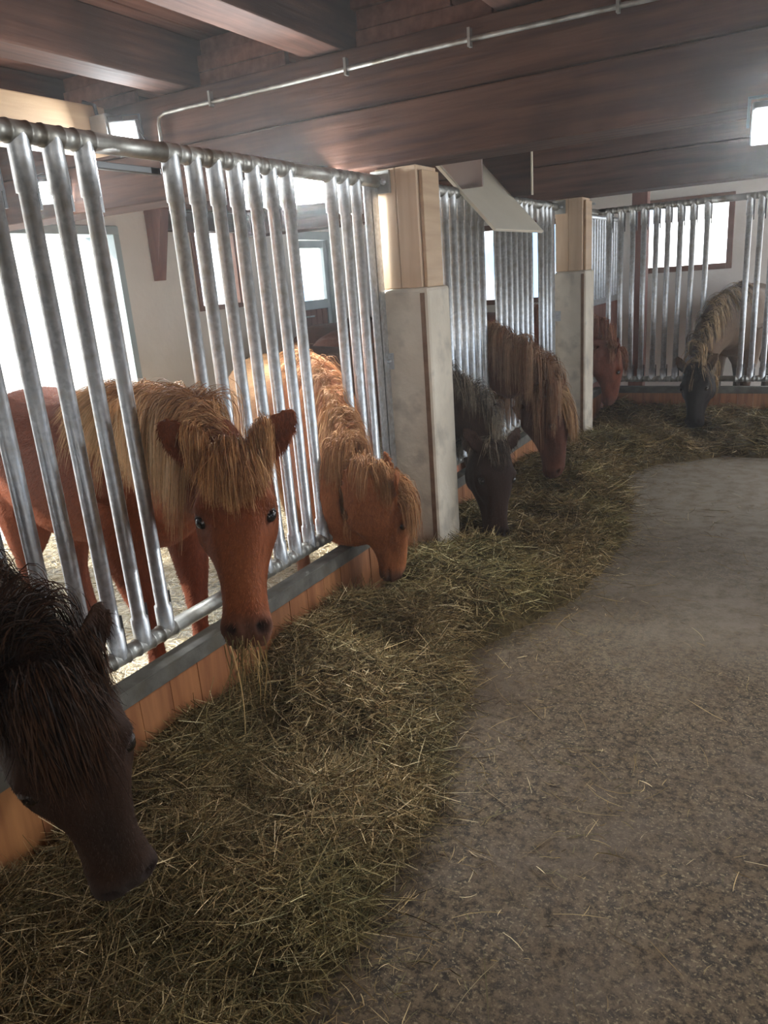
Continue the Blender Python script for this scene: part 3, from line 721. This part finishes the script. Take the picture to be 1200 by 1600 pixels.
    nz = np.sin(V[:, 0]*7.1+3*np.sin(V[:, 1]*5.3))*np.sin(V[:, 2]*6.7+2*np.sin(V[:, 0]*4.1))
    C *= (1+.13*nz)[:, None]
    def mixc(mask, c): 
        global _; m_ = np.clip(mask, 0, 1)[:, None]; return C*(1-m_)+np.array(c)*m_
    if body is not None: C = mixc(np.clip((np.linalg.norm(V-P, axis=1)-.75)/.3, 0, 1), np.array(body))
    if belly is not None: C = mixc(np.clip((.85-bz)/.3, 0, 1)*(bx < .4)*.7*(~ish), belly)
    if legs is not None: C = mixc(np.clip((.55-bz)/.2, 0, 1)*(bx < .36)*(np.abs(by) < .3), legs)
    if head is not None: C = mixc(np.clip((hu_+.05)/.15, 0, 1)*ish, head)
    if dark is not None: C = mixc(np.clip(1.1-np.abs(hu_-.35)*1.3, 0, 1)*.6*ish, dark)
    if nose is not None: C = mixc(np.exp(-((hu_-.65)/.22)**2-(hv/.045)**2)*(hw > 0)*ish*.9, nose)
    C = mixc(np.clip((hu_-.82)/.09, 0, 1)*ish*.85, muzzle)
    C = mixc(gauss(.915, .036, .018, .018, .015, .02)*1.3, (.02, .012, .01))
    C = mixc(mouth*.6*(hw < -.02), (.04, .02, .018))
    C = mixc(gauss(.37, .098, .03, .026, .03, .017)*1.2, np.array(base)*.18)
    C = mixc(hollow*.9, (.05, .025, .018))
    body = npmesh('pony', V, Fq, M['coat'], None, C, org=(O[0], O[1], 0)); tag(body, label, 'pony', None)
    bpy.context.view_layer.update()
    # ---- eyes
    for sg in (-1, 1):
        c = P+ax*.37*L+SD*sg*.083*hs+F*.031*hs; eb_ = MB(); r_ = .0175*hs; vs = []; fs = []
        nr, ns_ = 10, 16
        for i in range(nr+1):
            th = math.pi*i/nr
            for k in range(ns_):
                ph = 2*math.pi*k/ns_; vs.append(c+(ax*math.cos(th)*1.12+F*math.sin(th)*math.cos(ph)+SD*math.sin(th)*math.sin(ph))*r_)
        for i in range(nr):
            for k in range(ns_): fs.append((i*ns_+k, i*ns_+(k+1) % ns_, (i+1)*ns_+(k+1) % ns_, (i+1)*ns_+k))
        eb_.add(vs, fs, True); eye_o = eb_.build('eye', M['eye'], body)
        # upper lid: a thin shell over the upper part of the eye
        lid = MB(); o_ = nrm(SD*sg+F*.45); s1 = np.cross(ax, o_); vs = []; fs = []
        for i in range(6):
            th = .1+1.15*i/5
            for k in range(13):
                ph = -1.9+3.8*k/12; vs.append(c+(-ax*math.cos(th)*1.12+o_*math.sin(th)*math.cos(ph)+s1*math.sin(th)*math.sin(ph))*r_*1.13)
        for i in range(5):
            for k in range(12): fs.append((i*13+k, i*13+k+1, (i+1)*13+k+1, (i+1)*13+k))
        lid.add(vs, fs, True); lid.build('eyelid', M['lid'], body).parent = eye_o
    for fc, h_ in feet:
        hb = MB(); fc = Vector(fc); h_ = Vector(h_); rr_ = .058*s
        hb.lathe(fc+Vector((0,0,.002)), fc+Vector((0,0,.075*s))-h_*.022*s, [(0, rr_*1.08), (.012, rr_*1.06), (.075*s, rr_*.80)], 16); hb.build('hoof', M['hoof'], body)
    # ---- hair
    bvh = BVHTree.FromPolygons([tuple(v) for v in V], [tuple(f) for f in Fq])
    def cf(c0, c1, tip=None, root=None):
        c0 = np.array(c0); c1 = np.array(c1)
        def fn(g, t, rng, m_):
            gg = np.clip(.5+.5*np.sin(g*47)+rng.normal(0, .28, m_), 0, 1)[:, None, None]
            base_ = c0*(1-gg)+c1*gg
            out = base_*np.ones((1, len(t), 1))
            if tip is not None:
                tt = np.clip((t-.15)/.6, 0, 1)[None, :, None]; out = out*(1-tt*.75)+np.array(tip)*tt*.75
            return out*rng.uniform(.75, 1.25, (m_, 1, 1))
        return fn
    K = 14; roots = []; dirs = []; lens = []
    rt_ = random.Random(seed)
    for i in range(mane_n):
        u = rt_.uniform(mane_u0, .96)**1.0; k = u*28; i0 = int(k); f = k-i0
        c0, up, sdv, T = crest[i0]; c1 = crest[min(i0+1, 29)][0]; c = c0*(1-f)+c1*f
        sgn = mane_side if rt_.random() > both else -mane_side
        c = c+sdv*rt_.uniform(-.018, .018); 
        loc, nn, _, _ = bvh.find_nearest(Vector(c+up*.05)); 
        roots.append(tuple(loc-nn*.004)); dirs.append(tuple(nrm(up*rt_.uniform(.35, .95)+sdv*sgn*.75+T*mane_back*rt_.uniform(-.5, 1.5)+np.array([rt_.gauss(0,.15) for _ in range(3)]))))
        lens.append(mane_len*s*rt_.uniform(.6, 1.15)*float(np.interp(u, [0, .22, .36, .8, 1], [.75*poll_len, poll_len, 1, .95, .5])))
    g = sim_guides(bvh, roots, dirs, lens, K, tuple(nrm(-Z-hd*mane_lean)), .80, .012, seed)
    V1, F1, C1 = strands(g, child, .015*s, clump, hair_w, cf(*mane, tip=mane_tip), seed=seed)
    npmesh('mane', V1, F1, M['hair'], body, C1, smooth=False)
    if forelock:
        roots = []; dirs = []; lens = []
        for i in range(fore_n):
            v_ = rt_.uniform(-1, 1)*fore_w; c = P+ax*rt_.uniform(-fore_back, .08)*L+SD*v_*hs+F*.07*hs
            loc, nn, _, _ = bvh.find_nearest(Vector(c)); roots.append(tuple(loc-nn*.003))
            dirs.append(tuple(nrm(F*(fore_lift+rt_.uniform(.15, .6))+ax*.8+SD*(v_*fore_fan+fore_side)+np.array([rt_.gauss(0,.12) for _ in range(3)])))); lens.append(forelock*rt_.uniform(.6, 1.1)*(1-fore_side_cut*abs(v_)/fore_w))
        g = sim_guides(bvh, roots, dirs, lens, K, tuple(nrm(ax*.8+Z*-.5+SD*fore_side*.3)), .78, .014, seed+3)
        V1, F1, C1 = strands(g, child, .011*s, clump, hair_w, cf(*(fore_col or mane), tip=(mane_tip if fore_col is None else None)), seed=seed+5)
        npmesh('forelock', V1, F1, M['hair'], body, C1, smooth=False)
    roots = []; dirs = []; lens = []
    for i in range(50):
        roots.append(tuple(B(-1.07, rt_.uniform(-.03, .03), 1.08+rt_.uniform(-.06, .03)))); dirs.append(tuple(-hd*.8+Z*.15+lt*rt_.gauss(0, .1))); lens.append(.8*s*rt_.uniform(.7, 1))
    g = sim_guides(bvh, roots, dirs, lens, K, (0, 0, -1), .7, .012, seed+7)
    V1, F1, C1 = strands(g, 20, .022, .3, .004, cf(*tail), seed=seed+8)
    npmesh('tail', V1, F1, M['hair'], body, C1, smooth=False)
    # ---- winter coat: short hairs lying backwards and down
    if coat:
        q = V[Fq]; ar = np.linalg.norm(np.cross(q[:, 2]-q[:, 0], q[:, 3]-q[:, 1]), axis=1)
        # more hairs on the head and neck, which are seen closest
        cen = q.mean(1); dP = np.linalg.norm(cen-P, axis=1); wgt = ar*(1+3*np.exp(-(dP/.8)**2)); muz = ((cen-P)@ax/L > .86) & (dP < .75); wgt = wgt*np.where(muz, .15, 1)
        fi = rng.choice(len(Fq), coat, p=wgt/wgt.sum()); a_, b_ = rng.random((coat, 1)), rng.random((coat, 1)); qq = q[fi]
        pos = (qq[:, 0]*(1-a_)+qq[:, 1]*a_)*(1-b_)+(qq[:, 3]*(1-a_)+qq[:, 2]*a_)*b_
        nn = NV[Fq[fi, 0]]; cc = C[Fq[fi, 0]]
        hn = np.clip(1-(np.linalg.norm(pos-P, axis=1)-.2)/.6, 0, 1)[:, None]; flow = (ax*1.0)*hn+(-hd*.8-Z*.8)*(1-hn)
        flow = flow+rng.normal(0, .28, (coat, 3)); flow -= nn*(flow*nn).sum(1, keepdims=True); flow /= np.linalg.norm(flow, axis=1, keepdims=True)+1e-9
        ln = (coat_len*rng.uniform(.5, 1.1, (coat, 1)))*(1-.65*hn*np.clip(((pos-P)@ax)[:, None]/L*2, 0, 1))
        tip = pos+flow*ln+nn*ln*rng.uniform(.08, .42, (coat, 1)); wv = np.cross(flow, nn)*(.0011*hs)
        V2 = np.stack([pos-wv-nn*.001, pos+wv-nn*.001, tip], 1).reshape(-1, 3); F2 = np.arange(coat*3).reshape(-1, 3)
        cc = cc*rng.uniform(.7, 1.5, (coat, 1))
        npmesh('coat_hair', V2, F2, M['hair'], body, np.repeat(cc, 3, 0), smooth=False)['kind'] = 'stuff'
    return body

PON = []
def px(*a): return a
# foreground left: dark brown, head hanging into the hay
make_pony('dark brown pony with black forelock at the lower left edge, head hanging over the hay',
    P=(-1.129, 0.707, 1.003), Mz=(-1.099, 0.782, 0.469), F=(.75,-.45,.6), wither=(-2.42,.86), heading=(1,-.02), s=.95, base=(.042,.019,.010), dark=(.024,.011,.007), muzzle=(.050,.038,.034), nose=(.022,.013,.009), ear_s=1.0, legs=(.02,.012,.01),
    mane=((.012,.006,.004),(.060,.026,.012)), mane_side=1, fore_back=.13, forelock=.22, fore_n=210, mane_n=170, child=30, neck_pts=[(-1.56,.80,.97),(-1.87,.87,1.03)], seed=3, coat=90000, coat_len=.02, ear_out=.75, ear_fwd=.1,
    tail=((.01,.006,.005),(.03,.02,.012)), fore_w=.06)
# the chestnut pony looking at the camera
make_pony('chestnut pony with thick flaxen mane and forelock looking at the camera, hay in mouth',
    P=(-1.447, 1.638, 1.155), Mz=(-1.274, 1.406, 0.677), F=(.62,-.78,.5), wither=(-2.42,2.08), heading=(1,-.22), s=.97, base=(.22,.058,.018), nose=(.30,.095,.034), muzzle=(.13,.065,.045), belly=(.12,.032,.014), legs=(.10,.028,.014),
    mane=((.20,.07,.024),(.50,.26,.11)), mane_tip=(.80,.56,.31), mane_side=1, mane_len=.46, mane_n=260, child=30, forelock=.185, fore_n=300, mane_u0=.37, poll_len=.25, mane_back=1.0, mane_lean=.30, fore_back=.19, fore_side_cut=.2, fore_lift=.25, fore_side=.0, body=(.15,.040,.016), fore_col=((.27,.10,.034),(.60,.32,.13)), ear_s=1.35, fore_w=.070, fore_fan=2.5, neck_pts=[(-1.60,1.73,1.09),(-1.88,1.87,1.07)], fat_head=1.03, seed=5, coat=120000, coat_len=.022,  # body and belly tones darkened to paint in the barn's shade
    ear_out=1.0, ear_fwd=.4, tail=((.3,.15,.07),(.55,.38,.2)), both=.12)
# the small chestnut pony by the near pillar
make_pony('small golden chestnut pony with its head low beside the nearest pillar',
    P=(-1.585,2.80,.735), Mz=(-1.61,2.85,.265), F=(.80,.62,.10), wither=(-2.36,3.26), heading=(.78,-.62), s=.95, base=(.26,.085,.028), muzzle=(.14,.07,.045), belly=(.42,.24,.11), legs=(.2,.09,.05), nose=(.36,.13,.05), body=(.48,.27,.13),
    mane=((.27,.11,.042),(.46,.24,.10)), mane_side=1, mane_len=.30, mane_n=170, child=26, forelock=.165, fore_n=130, mane_u0=.12, poll_len=.8, fore_lift=.7, ear_s=1.4, fore_w=.06, neck_fat=1.3, neck_pts=[(-1.72,2.77,.66),(-1.88,2.81,.70)], seed=8, coat=80000, coat_len=.024, ear_out=.6, ear_fwd=.05,
    tail=((.3,.15,.07),(.45,.28,.14)), fore_side=.1)
# dun pony beyond the pillar
make_pony('dark dun pony with grizzled grey-brown mane eating just behind the nearest pillar',
    P=(-1.48,3.76,.70), Mz=(-1.41,3.62,.20), F=(.72,-.70,.1), wither=(-2.42,4.36), heading=(1,-.0), fat_head=1.06, s=.93, base=(.050,.024,.015), dark=(.022,.010,.006), muzzle=(.014,.008,.006), head=(.034,.015,.009), fore_col=((.02,.012,.009),(.09,.055,.035)), legs=(.02,.015,.012), belly=(.12,.08,.06),
    mane=((.03,.02,.016),(.34,.27,.19)), mane_side=1, mane_len=.24, mane_n=190, child=24, forelock=.16, fore_n=40, neck_pts=[(-1.60,3.83,.80),(-1.87,3.86,.95)], seed=12, coat=50000, vox=.011, ear_out=.8, ear_fwd=.05,
    tail=((.02,.015,.012),(.06,.05,.04)))
# flaxen-maned chestnut between the pillars
make_pony('brown pony with long pale flaxen mane and golden forelock, eating between the two pillars',
    P=(-1.47,4.82,.80), Mz=(-1.42,4.76,.255), F=(.80,-.15,.1), wither=(-2.45,5.0), heading=(1,-.06), s=.98, base=(.115,.042,.024), dark=(.070,.026,.016), muzzle=(.115,.048,.030), legs=(.08,.03,.02),
    mane=((.20,.09,.045),(.42,.25,.15)), mane_side=1, mane_len=.46, mane_n=220, child=26, fore_col=((.30,.15,.065),(.52,.32,.16)), forelock=.36, fore_n=110, neck_pts=[(-1.62,4.80,.88),(-1.87,4.80,1.02)], seed=15, coat=50000, vox=.011, ear_out=.4, fore_side=-.5,
    tail=((.3,.18,.1),(.45,.3,.2)), hair_w=.003)
# chestnut past the farther pillar
make_pony('red chestnut pony whose head pokes out past the farther pillar, eating at the corner',
    P=(-1.53,6.86,.86), Mz=(-1.56,6.90,.36), F=(.92,.25,.05), wither=(-2.45,7.12), heading=(1,-.1), s=.95, base=(.15,.050,.031), muzzle=(.15,.07,.052), belly=(.2,.06,.035),
    mane=((.20,.07,.04),(.36,.17,.10)), mane_side=1, mane_len=.3, mane_n=90, child=16, forelock=.22, fore_n=80, fore_lift=.4, neck_pts=[(-1.68,6.92,.90),(-1.90,7.02,.98)], seed=18, coat=0, vox=.013, hair_w=.004)
# the pony at the far fence
make_pony('dark-headed pony with buff striped mane reaching through the far fence to the hay',
    P=(-.885,7.10,.66), Mz=(-.87,6.93,.17), F=(-.2,-.95,.2), wither=(-.66,8.10), heading=(-.10,-1), s=1.0, fat_head=1.2, fore_col=((.008,.006,.005),(.03,.02,.015)), base=(.12,.075,.045), dark=(.010,.007,.006), muzzle=(.010,.007,.006), head=(.014,.009,.008), legs=(.03,.02,.015),
    mane=((.04,.025,.018),(.50,.34,.18)), mane_side=-1, mane_len=.30, mane_n=130, child=16, forelock=.2, fore_n=40, neck_pts=[(-.86,7.25,.78),(-.78,7.55,.98)], seed=21, coat=0, vox=.013, hair_w=.004, neck_fat=1.1)
# ponies standing farther back in the stalls
make_pony('dark brown pony deep in the stall, only its back showing over the golden pony',
    P=(-4.2,7.95,1.32), Mz=(-4.15,8.30,.95), F=(0,.6,.8), wither=(-4.25,7.0), heading=(.02,1), s=.95, base=(.09,.032,.018), mane=((.05,.02,.01),(.1,.05,.03)), mane_n=50, child=12, forelock=.15, fore_n=12, seed=24, coat=0, vox=.018, hair_w=.004)
# ------------------------------------------------------------------ hay
def vnoise(x, y, seed=0):
    """smooth value noise"""
    xi = np.floor(x).astype(int); yi = np.floor(y).astype(int); xf = x-xi; yf = y-yi
    def h(a, b): v = np.sin(a*127.1+b*311.7+seed*74.7)*43758.5453; return v-np.floor(v)
    u = xf*xf*(3-2*xf); v = yf*yf*(3-2*yf)
    return (h(xi, yi)*(1-u)+h(xi+1, yi)*u)*(1-v)+(h(xi, yi+1)*(1-u)+h(xi+1, yi+1)*u)*v
EDGE = [(-1.2,-.72),(.3,-.84),(.9,-.93),(1.3,-.90),(1.6,-.90),(2.0,-1.00),(2.4,-1.10),(2.75,-1.23),(3.1,-1.08),(3.4,-.98),(3.9,-.92),(4.4,-.90),(4.9,-.98),(5.4,-1.13),(5.8,-1.20),(6.2,-1.06),(6.6,-.6),(7.5,-.5)]
def hay_h(x, y):
    """height of the heap over the floor"""
    ed = np.interp(y, [e[0] for e in EDGE], [e[1] for e in EDGE])+.05*(vnoise(x*5, y*5, 3)-.5)
    t = np.clip((ed-x)/.42, 0, 1); prof = np.sqrt(t)*(1-.25*t)
    lump = .40+.85*vnoise(x*2.1+5, y*1.7, 1)+.55*vnoise(x*5, y*5, 2)-.12
    top = np.interp(y, [-1, .8, 1.4, 2.2, 2.8, 3.3, 4.1, 5, 6, 7.5], [.24, .24, .25, .26, .28, .32, .28, .27, .25, .2])
    h1 = prof*lump*top
    # along the far fence
    t2 = np.clip((y-(6.72+.10*np.sin(x*3)+.06*(vnoise(x*5, y*5, 9)-.5)))/.35, 0, 1)*(x > -2); h2 = np.sqrt(t2)*lump*.22
    h = np.maximum(h1, h2); h = h*np.where((x < -.0) | (y > 6), 1, 0)
    # places the muzzles have cleared
    for mx, my, r, d in ((-1.18,.90,.20,.6),(-1.40,1.75,.25,.35),(-1.62,2.86,.13,.55),(-1.41,3.62,.14,.5),(-1.42,4.76,.13,.4),(-.87,6.92,.18,.6)):
        h = h*(1-d*np.exp(-((x-mx)**2+(y-my)**2)/r**2))
    return h
def hay_heap():
    xs = np.arange(-1.80, .95, .03); ys = np.arange(-1.2, BY-.02, .03); X, Y = np.meshgrid(xs, ys)
    far = (Y > 6.3); H = hay_h(X, Y)-.012; H = np.where((X > -.3) & ~far, -.012, H)
    H += .012*(vnoise(X*22, Y*22, 5)-.5)
    inP = np.zeros_like(H, bool)
    V = np.stack([X, Y, np.maximum(H, -.02)], 2).reshape(-1, 3); ny, nx = X.shape
    i = (np.arange(ny-1)[:, None]*nx+np.arange(nx-1)[None, :]).ravel(); Fq = np.stack([i, i+1, i+nx+1, i+nx], 1)
    keep = (V[Fq][:, :, 2].max(1) > .003); Fq = Fq[keep]
    root = empty('hay_heap', (-1.3, 3, 0), label='long heap of loose green-brown hay lying along the feed fences', cat='hay'); root['kind'] = 'stuff'
    used = np.unique(Fq); remap = -np.ones(len(V), int); remap[used] = np.arange(len(used))
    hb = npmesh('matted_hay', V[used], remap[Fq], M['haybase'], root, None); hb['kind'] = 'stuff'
    return root
def straw_mesh(name, pos, ln, tilt, wid, cols, mat, parent, rng, seg=3, curl=.25):
    n = len(pos); az = rng.uniform(0, 2*math.pi, n); el = tilt
    d = np.stack([np.cos(az)*np.cos(el), np.sin(az)*np.cos(el), np.sin(el)], 1)
    side = np.stack([-np.sin(az), np.cos(az), np.zeros(n)], 1); bend = rng.normal(0, curl, (n, 1)); dz = rng.normal(-.05, curl*.5, (n, 1))
    K = seg+1; t = np.linspace(-.5, .5, K)[None, :, None]; Ln = ln[:, None, None]
    Q = pos[:, None, :]+d[:, None, :]*t*Ln+side[:, None, :]*(bend[:, :, None]*(t**2)*Ln)+np.array([0, 0, 1.])[None, None, :]*(dz[:, :, None]*(t**2)*Ln)
    Q[:, :, 2] = np.maximum(Q[:, :, 2], .0025+rng.random((n, 1))*.004)
    T = np.gradient(Q, axis=1); T /= np.linalg.norm(T, axis=2, keepdims=True)+1e-9
    rv = rng.normal(0, 1, (n, 1, 3)); rv[:, :, 2] += 1.3; Wd = np.cross(T, rv); Wd /= np.linalg.norm(Wd, axis=2, keepdims=True)+1e-9
    wt = wid[:, None, None]*np.array([.6]+[1]*(K-2)+[.5])[None, :, None]
    V = np.stack([Q-Wd*wt/2, Q+Wd*wt/2], 2).reshape(-1, 3); b = (np.arange(n)[:, None]*K+np.arange(K-1)[None, :]).ravel()*2
    return npmesh(name, V, np.stack([b, b+1, b+3, b+2], 1), mat, parent, np.repeat(cols, K*2, 0), smooth=False)
def hay_cols(n, rng, x=None, y=None):
    pal = np.array([(.25,.165,.07),(.42,.30,.145),(.13,.085,.035),(.125,.105,.045),(.21,.15,.06),(.72,.57,.33),(.065,.042,.02)]); pr = [.24,.16,.2,.14,.14,.05,.07]
    c = pal[rng.choice(7, n, p=pr)]*rng.uniform(.7, 1.25, (n, 1)); 
    if x is not None:
        g = np.clip(vnoise(x*3.1, y*3.1, 8)*1.8-.8, 0, 1)[:, None]; c = c*(1-g*.45)+c*np.array([.8, 1.05, .85])*g*.45
        bright = (.72+.6*vnoise(x*7, y*7, 12))[:, None]; c = c*bright
    return c
def hay():
    rng = np.random.default_rng(5); root = hay_heap()
    # straws thickest where the heap is near
    N_ = 420000; x = rng.uniform(-1.80, .6, N_); y = -1.1+(BY-.05+1.1)*rng.random(N_)**1.0
    h = hay_h(x, y); h = np.where((x > -.3) & (y < 6.3), 0, h)
    dist = np.sqrt(x**2+y**2+1.6**2); p = np.clip((2.6/dist)**1.3, 0, 1)*(h > .004); keep = rng.random(N_) < p
    x, y, h = x[keep], y[keep], h[keep]; n = len(x)
    lift = rng.random(n)**1.6*.028; pos = np.stack([x, y, h+lift-.006], 1)
    ln = rng.uniform(.05, .20, n)*np.where(rng.random(n) < .14, 1.6, 1); pos[:, 0] = np.maximum(pos[:, 0], -1.79+ln*.42)
    tilt = rng.normal(0, .32, n); wid = rng.uniform(.0011, .0026, n)*np.clip(dist[keep]/2.3, 1, 2.2)
    straw_mesh('loose_straws', pos, ln, tilt, wid, hay_cols(n, rng, x, y), M['hay'], root, rng)['kind'] = 'stuff'
    # scattered bits over the aisle floor
    root2 = empty('scattered_hay', (-.4, 3, 0), label='thin scatter of hay stalks and chaff over the brown aisle floor', cat='hay'); root2['kind'] = 'stuff'
    N_ = 60000; x = rng.uniform(-1.4, 1.6, N_); y = rng.uniform(.3, 7.3, N_); ed = np.interp(y, [e[0] for e in EDGE], [e[1] for e in EDGE])
    d = x-ed; p = np.exp(-np.clip(d, 0, 9)/.12)*1.3+.02+.5*(vnoise(x*2.3, y*2.3, 31) > .80)*np.exp(-np.clip(d, 0, 9)/.5); keep = (rng.random(N_) < p) & (d > -.05); x, y = x[keep], y[keep]; n = len(x)
    short = rng.random(n) < .75; ln = np.where(short, rng.uniform(.01, .05, n), rng.uniform(.06, .19, n))
    straw_mesh('stalks', np.stack([x, y, np.full(n, .005)], 1), ln, rng.normal(0, .03, n), rng.uniform(.0012, .0026, n), hay_cols(n, rng)*1.1, M['hay'], root2, rng)['kind'] = 'stuff'
    # straw bedding in the stall, pale in the daylight
    root3 = empty('straw_bedding', (-3.4, 3, 0), label='pale trampled straw bedding on the stall floor behind the bars', cat='straw'); root3['kind'] = 'stuff'
    n = 60000; x = rng.uniform(-4.95, -1.93, n); y = rng.uniform(.2, 7.2, n)**1.0; ln = rng.uniform(.03, .13, n)
    c = np.array([(.62,.55,.40),(.5,.43,.28),(.35,.30,.2),(.7,.66,.55)])[rng.integers(0, 4, n)]*rng.uniform(.7, 1.15, (n, 1))
    straw_mesh('bedding_straws', np.stack([x, y, .005+rng.random(n)*.02*(1+vnoise(x*3, y*3, 4))], 1), ln, rng.normal(0, .15, n), rng.uniform(.002, .005, n), c, M['hay'], root3, rng)['kind'] = 'stuff'
    # the wisp hanging from the chestnut pony's mouth
    n = 46; ro = np.array([-1.265, 1.375, .70]); pts = []
    wr = empty('hay_wisp', tuple(ro), label='wisp of dry hay dangling from the mouth of the pony looking at the camera', cat='hay')
    G = np.zeros((n, 8, 3)); t = np.linspace(0, 1, 8)
    for i in range(n):
        s0 = ro+np.array([rng.uniform(-.045, .05), rng.uniform(-.03, .03), rng.uniform(-.01, .03)]); L_ = rng.uniform(.06, .30); ax_ = rng.uniform(-.06, .07); ay_ = rng.uniform(-.05, .04)
        G[i, :, 0] = s0[0]+ax_*t+.02*np.sin(t*3+i); G[i, :, 1] = s0[1]+ay_*t-.012*t; G[i, :, 2] = s0[2]-L_*t**1.1
    Nn = np.tile(np.array([.5, -.8, .2]), (n, 8, 1))
    V1, F1, C1 = strands((G, Nn), 1, .001, 0, .0028, lambda g, t, rg, m_: np.tile(hay_cols(m_, rg)[:, None, :]*1.7, (1, len(t), 1)), seed=3)
    npmesh('dangling_stalks', V1, F1, M['hay'], wr, C1, smooth=False)['kind'] = 'stuff'
hay()
